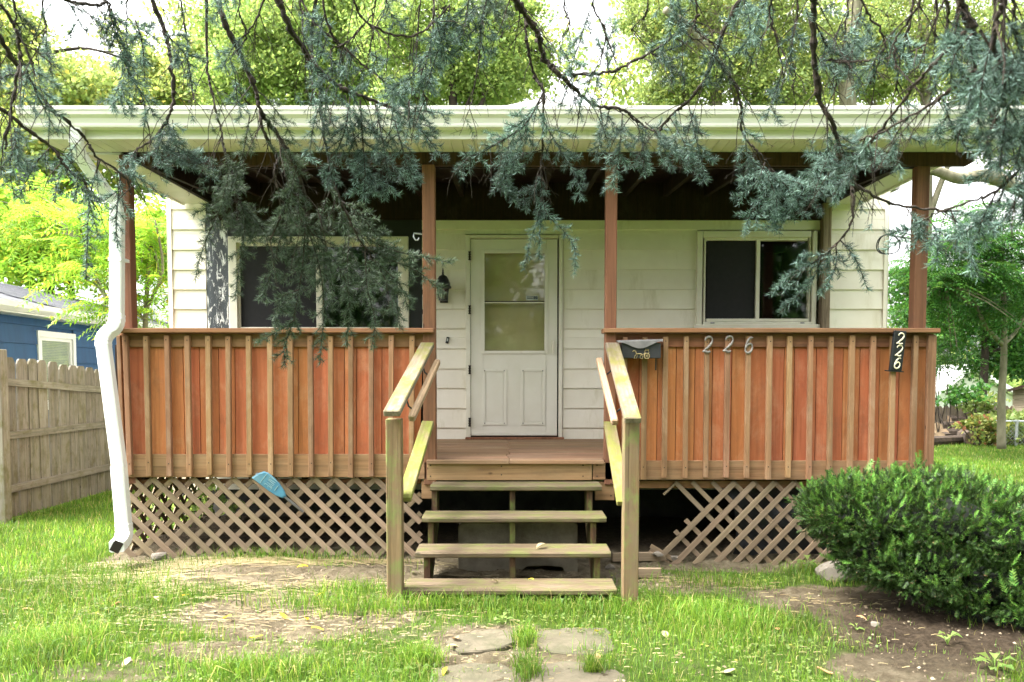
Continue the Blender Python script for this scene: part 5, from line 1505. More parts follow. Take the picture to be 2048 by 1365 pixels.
tv = []; tf = []
for i in range(11):
    t = 0.08 + 0.085*i; a = 1 if i % 2 else -1; L = 0.40*(1 - 0.45*t)
    b0 = np.array([0, t, 0]); d = np.array([a*0.72, 0.62, 0.25*((i*37 % 10)/10 - .3)]); d /= np.linalg.norm(d); w_ = np.array([-d[1], d[0], 0])*0.055*a
    o = len(tv); tv += [b0 - w_, b0 + w_, b0 + d*L]; tf.append([o, o+1, o+2])
    if i % 2:
        d2 = np.array([0.1*a, 0.55, 0.8 if i % 4 == 1 else -0.5]); d2 /= np.linalg.norm(d2)
        o = len(tv); tv += [b0 + np.array([-.05,0,0]), b0 + np.array([.05,0,0]), b0 + d2*L*0.85]; tf.append([o, o+1, o+2])
o = len(tv); tv += [np.array([-.05,.85,0]), np.array([.05,.85,0]), np.array([0,1.15,0.05])]; tf.append([o, o+1, o+2])
tv = np.array(tv); tf = np.array(tf)
pos, dirs = [], []
for c, r, nn in blobs:
    c = np.array(c); r = np.array(r); nn = int(nn*2.8)
    d = rng.normal(size=(nn, 3)); d /= np.linalg.norm(d, axis=1, keepdims=True)
    rad = rng.uniform(0.80, 1.10, nn)*(1 + 0.14*np.sin(5*d[:,0]*3 + c[0]*9)*np.sin(4*d[:,2]*3) + 0.07*np.sin(13*d[:,0] + 11*d[:,1]))
    q = c + d*r*rad[:,None]
    ok = np.ones(nn, bool)
    for c2, r2, _ in blobs:
        if np.allclose(c2, c): continue
        ok &= (((q - np.array(c2))/np.array(r2))**2).sum(1) > 0.72
    ok &= np.sin(9.1*q[:,0] + 2*np.sin(7*q[:,2]))*np.sin(11.3*q[:,2] + 1.5*np.sin(8*q[:,1]))*np.sin(8.7*q[:,1] + 1) < 0.42
    pos.append(q[ok]); dd = d/r; dd /= np.linalg.norm(dd, axis=1, keepdims=True)
    dirs.append((dd*0.9 + np.array([0,0,0.45]) + rng.normal(0, .4, d.shape))[ok])
pos = np.concatenate(pos); dirs = np.concatenate(dirs)
k = pos[:,2] > 0.06; pos, dirs = pos[k], dirs[k]
V, F = scatter(tv, tf, rot_mats(dirs, rng.uniform(0, 6.28, len(pos))), rng.uniform(0.030, 0.062, len(pos)), pos)
tri_mesh('foliage', V, F, MT['yew'], yw, kind='stuff')
MT['yewtip'] = leafmat('yew_new_growth', (0.05,0.13,0.018), (0.13,0.27,0.045), trans=0.2, var=0.4, hue=0.02, cl=6)
up_ = dirs[:,2]/np.linalg.norm(dirs, axis=1); ks = np.flatnonzero((rng.random(len(pos)) < np.clip(up_ - 0.15, 0, 1)*0.2))
d2 = dirs[ks] + rng.normal(0, .35, (len(ks),3)) + np.array([0,0,.3])
V, F = scatter(tv, tf, rot_mats(d2, rng.uniform(0, 6.28, len(ks))), rng.uniform(0.05, 0.10, len(ks)), pos[ks] + d2/np.linalg.norm(d2, axis=1, keepdims=True)*0.015)
tri_mesh('new_shoots', V, F, MT['yewtip'], yw, kind='stuff')
m = MB(); base = onground(1990, 1262) + Vector((0.05, 0.45, 0))
for i, (c, r, nn) in enumerate(blobs):
    b0 = base + Vector((0.12*math.sin(i*2.3), 0.12*math.cos(i*1.9), -0.02)); c = Vector(c)
    for j in range(4):
        e = c + Vector((math.sin(i*5 + j*2.1)*r[0]*.7, math.cos(i*3 + j*1.3)*r[1]*.7, r[2]*(0.5 - .25*j)))
        md = b0.lerp(e, .5) + Vector((0.05*math.sin(j*3 + i), 0, -0.06))
        m.tube(smooth([b0, md, e], 4), [0.012 - 0.0011*q for q in range(9)], 5)
a0 = at(1640, 1060, 5.05); m.tube(smooth([base, at(1800, 1180, 4.95), at(1720, 1140, 5.0), a0], 5), [0.014]*16, 5)
m.build('stem', MT['bark'], yw)
m = MB()  # solid near-black blobs that paint the shade in gaps between sprigs
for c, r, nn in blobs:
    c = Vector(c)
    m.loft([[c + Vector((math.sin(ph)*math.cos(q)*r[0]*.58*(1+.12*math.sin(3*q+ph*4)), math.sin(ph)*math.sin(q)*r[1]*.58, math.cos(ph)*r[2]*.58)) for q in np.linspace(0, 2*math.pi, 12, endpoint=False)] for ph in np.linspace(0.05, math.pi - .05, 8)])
MT['inner'] = plain('shade_core_black', (0.006,0.010,0.004), (0.003,0.005,0.002), scale=30, rough=0.95, bumpk=1.0, rand=False)
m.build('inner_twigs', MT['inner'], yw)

# ------------------------------------------------------------------ trees behind
LQ_V = np.array([[0,0,0],[-.32,.45,.06],[0,1,-.04],[.32,.45,.06]]); LQ_F = np.array([[0,3,1],[1,3,2]])
def crown_leaves(blobs, size, droop=0.0):
    Vs, Fs = [], []; off = 0
    for c, r, n in blobs:
        c = np.array(c); r = np.array(r)
        # clusters inside the blob: leaves gather on twig ends, with gaps between
        m = max(6, n//55)
        d = rng.normal(size=(m, 3)); d /= np.linalg.norm(d, axis=1, keepdims=True)
        cc = c + d*r*(rng.random(m)**0.42)[:,None]
        idx = rng.integers(0, m, n)
        sc = r.mean()*0.22
        p = cc[idx] + rng.normal(0, 1, (n,3))*np.array([sc*1.3, sc*1.3, sc*0.6])
        dirs = rng.normal(0, 1, (n,3)) + np.array([0,0,-droop])
        V, F = scatter(LQ_V, LQ_F, rot_mats(dirs, rng.uniform(0,6.28,n)), size*rng.uniform(.6,1.25,n), p)
        Vs.append(V); Fs.append(F + off); off += len(V)
    return np.concatenate(Vs), np.concatenate(Fs)
def tree(name, label, base, trunk_top, blobs, leafm, size, barkm='bark', r0=0.2, cat='tree', group=None, extra=()):
    t = thing(name, base, label, cat, group)
    base = Vector(base); top = Vector(trunk_top)
    V, F = crown_leaves([(c, r, int(n*1.5)) for c, r, n in blobs], size)
    tri_mesh('crown', V, F, MT[leafm], t, kind='stuff')
    m = MB()
    mid = base.lerp(top, .5) + Vector((0.2*math.sin(base.x*3), 0, 0))
    path = smooth([base - Vector((0,0,.1)), mid, top], 5)
    m.tube(path, [r0*(1 - .6*i/(len(path)-1)) for i in range(len(path))], 9)
    m.build('trunk', MT[barkm], t, smooth=True)
    rr = random.Random(int(base.x*100) + 5)
    for c, r, n in blobs:
        c = Vector(c); s = path[rr.randrange(len(path)//2, len(path))]
        m = MB()
        md = s.lerp(c, .5) + Vector((rr.uniform(-.3,.3), rr.uniform(-.3,.3), rr.uniform(-.2,.5)))
        lp = smooth([s, md, c], 5); m.tube(lp, [r0*.42*(1 - .75*i/(len(lp)-1)) for i in range(len(lp))], 6)
        for j in range(5):
            q = lp[rr.randrange(4, len(lp))]
            e = c + Vector((rr.uniform(-1,1)*r[0], rr.uniform(-1,1)*r[1], rr.uniform(-.8,.8)*r[2]))
            sp = smooth([q, q.lerp(e,.5) + Vector((rr.uniform(-.2,.2),0,rr.uniform(0,.3))), e], 3); m.tube(sp, [r0*.13*(1 - .7*i/(len(sp)-1)) for i in range(len(sp))], 4)
        m.build('limb', MT[barkm], t, smooth=True)
    for lp, rad in extra:
        m = MB(); lp = smooth(lp, 6); m.tube(lp, [rad[0] + (rad[1]-rad[0])*i/(len(lp)-1) for i in range(len(lp))], 9); m.build('limb', MT[barkm], t, smooth=True)
    return t
def B(px, py, Y, rx, rz, n, ry=None): return (at(px, py, Y), (rx, ry or rx, rz), n)
def gb(px, Y): v = at(px, 744, Y); return (v.x, v.y, 0)
tree('pale_tree', 'pale yellowish feathery tree showing above the left end of the gutter', gb(60, 24), at(70, 60, 24), [B(40,150,24,1.5,1.3,4200), B(140,190,23,1.2,1.0,3600), B(20,300,23,1.6,1.2,3600), B(230,200,25,1.0,0.8,2400), B(110,350,24,1.4,0.8,3000), B(0,60,24,1.0,1.0,1800), B(260,330,24,1.2,1.0,2400), B(350,190,25,0.9,0.7,2000), B(390,110,25,0.7,0.7,1200), B(300,140,25,.5,.5,600), B(60,420,24,1.8,0.6,2500)], 'leaf_c', 0.16, r0=0.16)
tree('leafy_tree', 'bright green broadleaf tree behind the roof, left of the middle', gb(560, 19), at(590, 40, 19), [B(470,170,19,0.9,0.7,3800), B(540,90,19,1.1,0.9,5200), B(640,60,19,1.1,0.9,5200), B(620,170,19,1.1,0.7,4600), B(470,60,20,0.9,0.8,3000), B(560,-30,20,1.4,0.7,3500), B(720,150,19.5,0.7,0.8,2600), B(690,0,19,0.9,0.7,2500)], 'leaf_a', 0.11, r0=0.2)
tree('leafy_tree', 'green broadleaf tree with dark limbs above the middle of the roof', gb(880, 17), at(900, 20, 17), [B(800,70,17,0.7,0.8,2600), B(830,180,17,0.7,0.5,2600), B(930,110,17,0.9,0.8,3600), B(1000,150,17,0.6,0.6,2400), B(960,190,17.5,0.8,0.5,2600), B(880,0,17,1.0,0.7,2800), B(1010,40,17,0.6,0.7,1600), B(1085,130,17.5,0.4,0.5,900), B(1060,30,17.5,.4,.4,700), B(750,60,17.5,.5,.6,1200)], 'leaf_a', 0.095, r0=0.17)
tree('tall_tree', 'tall olive green tree with mossy limbs behind the right of the roof', gb(1480, 20), at(1430, 20, 20), [B(1350,60,20,0.9,0.9,3200), B(1390,160,20,1.0,0.8,3600), B(1480,100,20,1.1,1.0,4200), B(1540,190,20,1.1,0.6,3400), B(1560,20,20,1.2,0.8,3600), B(1640,120,20,1.0,0.9,3000), B(1330,190,20.5,0.7,0.4,1700), B(1270,30,20.5,.6,.5,1000), B(1400,-40,20,1.6,0.7,3400)], 'leaf_b', 0.10, 'palebark', r0=0.30, extra=[([at(1440,130,19.5), at(1380,60,19), at(1330,20,18.5)], (0.16,0.08)), ([at(1700,240,19.6), at(1690,120,19.5), at(1710,20,19.5), at(1690,-60,19.5)], (0.2,0.15))])
tree('tall_tree', 'tall thin leaved tree behind the right end of the gutter', gb(1830, 21), at(1850, 40, 21), [B(1740,60,21,1.0,1.0,3000), B(1800,150,21,1.0,0.7,2800), B(1890,90,21,1.1,1.0,3200), B(1980,180,21,1.1,0.8,3000), B(2030,60,21,1.1,1.0,2800), B(1720,170,21,0.7,0.5,1600), B(1840,-20,21,1.5,0.7,2800), B(2040,300,21,1.0,0.8,2200), B(1930,290,21,0.9,0.35,1100)], 'leaf_b', 0.10, 'palebark', r0=0.22, extra=[([at(2120,420,19), at(2010,365,18.6), at(1960,352,18.4), at(1920,358,18.3), at(1880,345,18.2), at(1855,340,18.1), at(1790,330,18)], (0.17,0.09))])
tree('leafy_tree', 'shaded green tree behind the thin trunk on the right', gb(1960, 21.5), at(1960, 560, 21.5), [B(1880,640,21.5,0.9,1.0,3000), B(1980,600,21.5,1.2,0.9,3600), B(2060,660,21.5,1.0,1.2,2600), B(2010,720,22,1.0,0.6,1800), B(1830,600,22,0.7,0.9,1600)], 'leaf_e', 0.13, r0=0.14)
tree('leafy_tree', 'yellow green tree far behind the blue house roof', gb(120, 17), at(130, 430, 17), [B(40,470,17,1.0,0.8,2600), B(140,480,17,1.0,0.7,2600), B(240,480,17,0.8,0.8,2000), B(310,500,17,0.6,1.0,1800), B(90,540,17,1.2,0.5,1800), B(0,400,17,0.8,0.5,1300)], 'leaf_d', 0.13, r0=0.12)
tree('conifer', 'dark green conifer half hidden below the left end of the eave', gb(110, 19), at(110, 380, 19), [B(110,445,19,1.1,0.25,2200), B(140,420,19,0.7,0.25,1500), B(70,470,19,1.2,0.2,1600)], 'leaf_e', 0.12, r0=0.12)

# the wood farther back, reading as one pale mass of leaves
def cb(px, py, r, n, Y=33): return (at(px, py, Y), (r*1.3, r, r), n)
V, F = crown_leaves([cb(x + rng.normal(0, 15), y + rng.normal(0, 12), 1.6, 1500, 33 + rng.normal(0,2)) for x, y in ((-30,120),(60,230),(150,170),(250,150),(330,210),(400,90),(430,190),(520,30),(600,130),(690,60),(740,170),(800,30),(860,150),(950,60),(1000,180),(1060,110),(1300,150),(1340,40),(1420,120),(1500,40),(1600,160),(1680,60),(1760,150),(1850,50),(1930,140),(2010,60),(2060,200),(40,330),(20,430),(170,300))], 0.24)
tri_mesh('far_wood', V, F, MT['leaf_c'], kind='stuff')
# low belt of trees closing off the view all round
V, F = crown_leaves([((58*math.sin(a) + rng.normal(0,2), 6 + 52*math.cos(a) + rng.normal(0,2), z), (4.6, 4.6, 2.0), 330) for a in np.arange(0, 6.28, 0.105) for z in (1.4, 3.8 + rng.normal(0, .5))], 0.6)
tri_mesh('tree_belt', V, F, MT['leaf_b'], kind='stuff')
# pinnate-leaved trees: whole fronds of paired leaflets
def frond_template(pairs=9, ll=0.20, lw=0.055, droop=0.35):
    tv, tf = [], []
    def zc(t): return 0.12*math.sin(t*2.2) - droop*t*t
    for i in range(pairs):
        t = 0.18 + 0.80*i/(pairs - 1); L = ll*(1 - 0.45*abs(t - .45))
        for s in (1, -1):
            b0 = np.array([0, t, zc(t)]); d = np.array([s*0.93, 0.36, -0.22]); d /= np.linalg.norm(d)
            w_ = np.array([-d[1]*s, d[0]*s, 0.0])*lw/2
            m_ = b0 + d*L*0.42 + np.array([0,0,0.02])
            o = len(tv); tv += [b0, m_ - w_, b0 + d*L + np.array([0,0,-.03]), m_ + w_]; tf += [[o,o+1,o+3],[o+1,o+2,o+3]]
    o = len(tv); e = np.array([0, 1.0, zc(1)]); tv += [e, e + [-lw/2, .07, 0], e + [0, ll*.9, -.05], e + [lw/2, .07, 0]]; tf += [[o,o+1,o+3],[o+1,o+2,o+3]]
    for i in range(4):
        t0, t1 = i/4, (i+1)/4; o = len(tv)
        tv += [[-.006,t0,zc(t0)],[.006,t0,zc(t0)],[.006,t1,zc(t1)],[-.006,t1,zc(t1)]]; tf += [[o,o+1,o+2],[o,o+2,o+3]]
    return np.array(tv, float), np.array(tf)
FT = frond_template()
FT2 = frond_template(10, 0.19, 0.05, 0.6)
def pinnate(name, label, base, stems, blobs, leafm, size, barkm, r0, T=FT):
    t = thing(name, base, label, 'tree')
    for i, st in enumerate(stems):
        m = MB(); lp = smooth(st, 5); rr_ = r0*(1 if i == 0 else .55)
        m.tube(lp, [rr_*(1 - .6*k/(len(lp)-1)) for k in range(len(lp))], 8); m.build('trunk' if i == 0 else 'limb', MT[barkm], t, smooth=True)
    Vs, Fs = [], []; off = 0
    tw = MB()
    for c, r, n in blobs:
        c0 = np.array(c); r = np.array(r)
        k = max(3, n//9)
        d = rng.normal(size=(k,3)); d /= np.linalg.norm(d, axis=1, keepdims=True)
        tips = c0 + d*r*(rng.random(k)**0.5)[:,None]
        idx = rng.integers(0, k, n)
        az = rng.uniform(0, 6.28, n)
        dirs = np.stack([np.cos(az), np.sin(az), rng.normal(0.15, 0.3, n)], 1)
        p = tips[idx] + rng.normal(0, .05, (n,3))
        V, F = scatter(T[0], T[1], rot_mats(dirs, rng.normal(0, .35, n)), size*rng.uniform(.65,1.2,n), p)
        Vs.append(V); Fs.append(F + off); off += len(V)
        src = stems[min(range(len(stems)), key=lambda q: (Vector(stems[q][-1]) - Vector(c)).length)][-1]
        for q in tips[::2]:
            q = Vector(q); a_ = Vector(src); tw.tube(smooth([a_, a_.lerp(q,.5) + Vector((0,0,.1)), q], 3), [.018,.015,.013,.011,.009,.007,.006], 4)
    tri_mesh('crown', np.concatenate(Vs), np.concatenate(Fs), MT[leafm], t, kind='stuff')
    tag(tw.build('twigs', MT[barkm], t), kind='stuff')
    return t
Ys = 9.6
pinnate('sumac_tree', 'bright yellow green sumac with long feathered leaves beside the left of the porch', gb(300, Ys),
        [[at(285,800,Ys+.3), at(292,620,Ys), at(300,480,Ys)], [at(290,640,Ys), at(200,560,9.8), at(165,480,9.9)], [at(292,620,Ys), at(325,540,9.4), at(310,440,9.3)], [at(285,700,Ys+.2), at(235,640,9.5), at(215,600,9.4)]],
        [B(300,470,Ys,.30,.35,85), B(310,560,Ys,.25,.35,75), B(310,620,Ys,.3,.2,45), B(200,470,9.9,.5,.28,90), B(90,460,10.2,.6,.28,90), B(180,560,9.6,.35,.22,60), B(215,625,9.4,.18,.18,34), B(20,440,10.4,.5,.3,60), B(130,400,10.6,.5,.25,45)], 'leaf_d', 0.52, 'palebark', 0.045)
Yr = 14.0
pinnate('tree_of_heaven', 'slim pale trunked tree with feathery dark green leaves beyond the right end of the porch', gb(2003, Yr),
        [[at(2003,898,Yr), at(2003,800,Yr), at(2008,700,Yr), at(2006,560,Yr), at(2000,470,Yr)], [at(2005,690,Yr), at(1970,650,13.8), at(1940,580,13.7), at(1915,500,13.6)], [at(2006,690,Yr), at(2040,650,14.2), at(2070,560,14.3)], [at(1955,615,13.8), at(1930,600,13.6), at(1890,570,13.4)]],
        [B(1930,500,13.7,.75,.35,170), B(2010,500,14,.8,.4,180), B(1890,560,13.4,.45,.3,90), B(1960,560,13.6,.6,.25,110), B(2060,560,14,.5,.4,100), B(1970,440,14,.7,.25,90), B(1870,630,13.6,.4,.35,80), B(1940,630,14.2,.5,.3,90), B(2040,610,14.4,.5,.3,80), B(1890,720,14.5,.4,.25,60), B(1900,690,13.6,.3,.15,14), B(2035,640,13.4,.25,.3,24), B(1830,530,13.8,.4,.5,50), B(1795,570,14,.3,.5,34)], 'leaf_e', 0.62, 'palebark', 0.078, FT2)
def bush(name, label, blobs, leafm, size):
    t = thing(name, (blobs[0][0].x, blobs[0][0].y, 0), label, 'shrub')
    V, F = crown_leaves(blobs, size); tri_mesh('foliage', V, F, MT[leafm], t, kind='stuff')
    m = MB()
    for c, r, n in blobs:
        for j in range(4): m.tube(smooth([(c[0] + .1*j - .15, c[1], -.05), (c[0] + .2*math.sin(j*2), c[1], c[2]*.5), (c[0] + r[0]*math.sin(j*2.3)*.7, c[1] + .1*j, c[2] + r[2]*.4)], 3), [.012]*7, 4)
    m.build('stem', MT['bark'], t)
    return t
# trees over the road, behind the place the picture is taken from (seen mirrored in the window panes)
Vs, Fs, off = [], [], 0
for i in range(11):
    X = -15 + 3*i + rng.normal(0, .6); Yb = -11 - 2*rng.random(); H = 7.5 + 2.5*rng.random()
    V, F = crown_leaves([((X + rng.normal(0,.8), Yb + rng.normal(0,.8), z), (2.2, 2.2, 1.6), 900) for z in np.linspace(1.6, H, 5)], 0.34)
    Vs.append(V); Fs.append(F + off); off += len(V)
tri_mesh('far_tree_row', np.concatenate(Vs), np.concatenate(Fs), MT['leaf_e'], kind='stuff')
bush('reddish_bush', 'bush with reddish and green leaves growing over the woodpile', [B(1955,858,15.55,.35,.22,420), B(1985,852,15.5,.35,.25,420), B(1965,880,15.5,.3,.15,160)], 'leaf_red', 0.10)
bush('hedge_bush', 'leafy green bush behind the chain link fence', [B(2030,868,16.0,.5,.3,700), B(2005,840,16.3,.5,.25,500), B(2075,860,16,.5,.35,600), B(1975,815,16.5,.5,.25,420)], 'leaf_b', 0.11)
bush('fern_bush', 'feathery dark green bush at the foot of the thin trunk', [B(1950,790,16.6,.5,.2,380), B(1900,800,16.6,.3,.1,120), B(1880,690,16.8,.4,.25,260)], 'leaf_e', 0.11)
bush('porch_weed_bush', 'leafy plant growing under the open left end of the porch', [B(400,1010,7.3,.35,.16,160), B(330,1030,7.2,.3,.16,120)], 'leaf_a', 0.08)
# ------------------------------------------------------------------ blue spruce overhead
TRX, TRY = 0.9, -0.9
spr = thing('spruce_tree', (TRX, TRY, 0), 'blue spruce whose drooping bare and needled branches hang across the front of the house', 'tree')
m = MB(); m.tube(smooth([(TRX, TRY, -0.1), (TRX+.05, TRY, 2.5), (TRX, TRY-.05, 6), (TRX, TRY, 9)], 5), [.22 - .0105*i for i in range(16)], 12); m.build('trunk', MT['twig'], spr, smooth=True)
NT_V = np.array([[-.036,0,0],[.036,0,0],[.03,.6,.03],[0,1,.02]]); NT_F = np.array([[0,1,2],[0,2,3]])
class Br:
    def __init__(s, seed):
        s.m = MB(); s.P = []; s.D = []; s.L = []; s.r = random.Random(seed); s.g = np.random.default_rng(seed)
    def needles(s, path, dens=1150, L=0.026, t0=0.0):
        P = np.array([tuple(p) for p in path]); seg = np.diff(P, axis=0); sl = np.linalg.norm(seg, axis=1); cum = np.concatenate([[0], np.cumsum(sl)])
        tot = cum[-1]
        n = int(dens*tot*(1 - t0))
        if n < 2: return
        u = s.g.uniform(t0*tot, tot, n); k = np.clip(np.searchsorted(cum, u) - 1, 0, len(sl)-1)
        f = ((u - cum[k])/np.maximum(sl[k], 1e-6))[:,None]
        pos = P[k] + seg[k]*f; tan = seg[k]/np.maximum(sl[k], 1e-6)[:,None]
        rv = s.g.normal(size=(n,3)) + np.array([0,0,0.35]); rv -= tan*(rv*tan).sum(1, keepdims=True); rv /= np.linalg.norm(rv, axis=1, keepdims=True)
        ca = s.g.uniform(0.35, 0.85, n)[:,None]
        d = tan*ca + rv*np.sqrt(1 - ca**2)
        s.P.append(pos); s.D.append(d); s.L.append(L*s.g.uniform(.7,1.2,n))
    def curve(s, p, d, L, droop, n=5, wob=0.15):
        pts = [p]; d = d.normalized(); st = L/n
        for i in range(n):
            d = (d + Vector((s.r.gauss(0,wob), s.r.gauss(0,wob), s.r.gauss(0,wob) - droop))).normalized()
            pts.append(pts[-1] + d*st)
        return pts
    def spray(s, path, r=0.004, side=0.10, gap=0.034, t0=0.15, dens=1150, L=0.026, bare=False):
        """a leafy stem with alternating needled side shoots"""
        n = len(path)
        s.m.tube(path, [r*(1 - .65*i/(n-1)) for i in range(n)], 5)
        tot = sum((path[i+1]-path[i]).length for i in range(n-1))
        if not bare: s.needles(path, dens, L, t0*0.6)
        u = tot*t0; sg = 1
        acc = 0; i = 0
        sd = Vector((s.r.gauss(0,1), s.r.gauss(0,.6), s.r.gauss(0,.3)))
        while u < tot*0.97:
            a = 0
            for i in range(n-1):
                l = (path[i+1]-path[i]).length
                if a + l >= u: break
                a += l
            tan = (path[i+1]-path[i]).normalized(); p = path[i].lerp(path[i+1], min((u-a)/max(l,1e-6),1))
            sv = Vector((1, 0.25, 0)) - tan*tan.dot(Vector((1,0.25,0)))
            if sv.length < .3: sv = Vector((0,.4,1)) - tan*tan.dot(Vector((0,.4,1)))
            sv.normalize(); sv = (sv*sg + Vector((s.r.gauss(0,.3), s.r.gauss(0,.45), s.r.gauss(0,.25)))).normalized()
            f = 1 - 0.65*(u/tot)
            ln = 1.2*side*f*s.r.uniform(.55,1.2)
            q = s.curve(p, tan*0.75 + sv*0.75, ln, 0.05, 3, .1)
            s.m.tube(q, [r*.5, r*.45, r*.4, r*.3], 4)
            if not bare and ln > .06:
                for kk in (1, 2):
                    if s.r.random() < .75:
                        tq = (q[kk+1]-q[kk]).normalized(); ww = s.curve(q[kk], tq*.8 + Vector((s.r.gauss(0,.6), s.r.gauss(0,.4), s.r.gauss(0,.5))), ln*.5, .05, 2, .08)
                        s.m.tube(ww, r*.3, 4); s.needles(ww, dens, L)
            if not bare or s.r.random() < .12: s.needles(q, dens, L)
            elif s.r.random() < .8:
                for _ in range(2):
                    k = s.r.randrange(1, 3); w_ = s.curve(q[k], (q[k+1]-q[k]).normalized() + Vector((s.r.gauss(0,.6), s.r.gauss(0,.5), s.r.gauss(0,.6))), ln*.4, .05, 2, .2); s.m.tube(w_, r*.3, 4)
            sg = -sg; u += gap*s.r.uniform(.6,1.4)
def rs(pts, n=4):
    return smooth(pts, n)
branches = []
def branch(px, Y0, Y1, r0, r1, per_m=9, tl=(.12,.40), leafy=(0.1,0.7), leafL=0.026, sprays=(), mat='needle', down=0.55, side=0.085, seed=None, start=0.0, link_trunk=True):
    seed = seed or (len(branches)*13 + 5); b = Br(seed); n = len(px); r0 *= .8; r1 *= .75; per_m *= 2.0; leafy = (leafy[0]*.3, leafy[1]*.55)
    wpts = [at(x, y, lerp(Y0, Y1, i/(n-1))) for i, (x, y) in enumerate(px)]
    for i in range(1, n-1): wpts[i].y += b.r.gauss(0, .008*wpts[i].y)
    main = rs(wpts, 9)
    for q_ in main[1:-1]: q_ += Vector((b.r.gauss(0,.0022), b.r.gauss(0,.0022), b.r.gauss(0,.0022)))
    rad = [lerp(r0, r1, i/(len(main)-1))*(1 + .16*b.r.gauss(0,1) + (.5 if b.r.random() < .08 else 0)) for i in range(len(main))]
    if link_trunk:
        p0 = main[0]; d0 = (main[0]-main[2]).normalized()
        up = Vector((TRX, TRY, p0.z + 0.9 + .25*b.r.random()))
        out = rs([up, up.lerp(p0, .55) + Vector((0,0,.25)), p0 + d0*0.25 + Vector((0,-.03,.02)), p0], 4)[:-1]
        b.m.tube(out + main, [max(r0*1.7 - r0*.7*i/len(out), r0) for i in range(len(out))] + rad, 7)
    else:
        b.m.tube(main, rad, 7)
    # short knots and twigs along it
    tot = sum((main[i+1]-main[i]).length for i in range(len(main)-1))
    k = int(tot*per_m)
    for j in range(k):
        t = start + (1-start)*(j + b.r.random())/max(k,1); f = t*(len(main)-1); i = min(int(f), len(main)-2)
        p = main[i].lerp(main[i+1], f-i); tan = (main[i+1]-main[i]).normalized()
        sv = Vector((b.r.choice((-1,1))*b.r.uniform(.5,1), b.r.gauss(0,.55), b.r.gauss(-.15,.35)))
        ln = b.r.uniform(*tl)*(1 - .25*t)
        lf = b.r.random() < lerp(leafy[0], leafy[1], t)
        path = b.curve(p, tan*.55 + sv*.7 + Vector((0,0,-down*.6)), ln, down*.30, 6, .10)
        b.spray(path, r=max(.0022, min(.0045, r1*.6)), side=side if lf else side*.9, gap=.034 if lf else .06, t0=.25, bare=not lf, L=leafL)
    for (spx, ya, yb, sr, sside) in sprays:
        pts = rs([at(x, y, lerp(ya, yb, i/(len(spx)-1)) + b.r.gauss(0,.01)) for i, (x, y) in enumerate(spx)], 4)
        b.spray(pts, r=sr, side=sside, gap=.03, t0=.12, L=leafL)
    o = b.m.build('branch', MT['twig'], spr, fixn=False)
    if b.P:
        P = np.concatenate(b.P); D = np.concatenate(b.D); L = np.concatenate(b.L)
        V, F = scatter(NT_V, NT_F, rot_mats(D, b.g.uniform(0,6.28,len(P))), L, P)
        tri_mesh('needles', V, F, MT[mat], o, kind='stuff')
    branches.append(o); return o
# --- left
branch([(-20,40),(28,114),(58,158),(86,200),(127,234),(169,275),(207,320),(241,348),(262,390)], 2.6, 3.3, .011, .004, 9, (.1,.35), (.35,.45), sprays=[([(241,348),(236,400),(232,450),(236,500)],3.3,3.35,.004,.07), ([(200,320),(180,390),(176,450),(172,560)],3.2,3.3,.004,.05), ([(58,158),(20,150),(-20,170)],2.8,2.7,.004,.09), ([(230,345),(285,360),(330,400)],3.3,3.4,.003,.06)])
branch([(-30,190),(38,248),(100,296),(131,334),(165,365),(190,420)], 2.5, 3.0, .009, .003, 9, (.1,.3), (.2,.4), sprays=[([(38,248),(20,330),(30,400)],2.6,2.6,.003,.08), ([(100,296),(70,330),(40,390)],2.8,2.8,.003,.07)])
branch([(-30,-20),(20,40),(40,110),(36,200),(10,300)], 2.2, 2.3, .008, .004, 10, (.1,.25), (.6,.7), sprays=[([(40,110),(70,180),(110,260)],2.3,2.4,.003,.1)])
branch([(110,-20),(145,8),(193,7),(213,3),(240,70),(262,150),(285,200),(302,290)], 2.8, 3.1, .009, .003, 10, (.08,.28), (.55,.35), sprays=[([(213,3),(230,60),(255,140),(285,190)],2.9,3.0,.003,.09), ([(270,40),(285,90),(290,170)],2.9,2.9,.003,.06), ([(320,60),(370,110),(385,180)],3.1,3.1,.003,.08)])
branch([(290,-40),(324,62),(339,120),(341,189),(334,238),(303,275),(269,306),(258,360)], 3.2, 3.4, .012, .004, 8, (.1,.34), (.05,.4), sprays=[([(334,238),(350,290),(385,310),(425,345)],3.4,3.4,.003,.10), ([(300,280),(330,320),(360,330)],3.4,3.4,.003,.09), ([(345,240),(352,300)],3.4,3.4,.002,.06), ([(310,300),(380,315),(430,360)],3.45,3.4,.003,.09)])
branch([(413,-30),(410,120),(427,193),(444,262),(451,310),(465,365),(475,440)], 3.3, 3.5, .0075, .004, 9, (.1,.36), (.15,.75), mat='needle_green', sprays=[([(465,365),(430,440),(405,500),(390,560)],3.5,3.4,.003,.075), ([(470,380),(490,440),(480,520),(470,600)],3.5,3.5,.003,.085), ([(470,400),(520,450),(540,500)],3.5,3.5,.003,.075), ([(460,350),(440,400),(385,430)],3.5,3.4,.003,.05)])
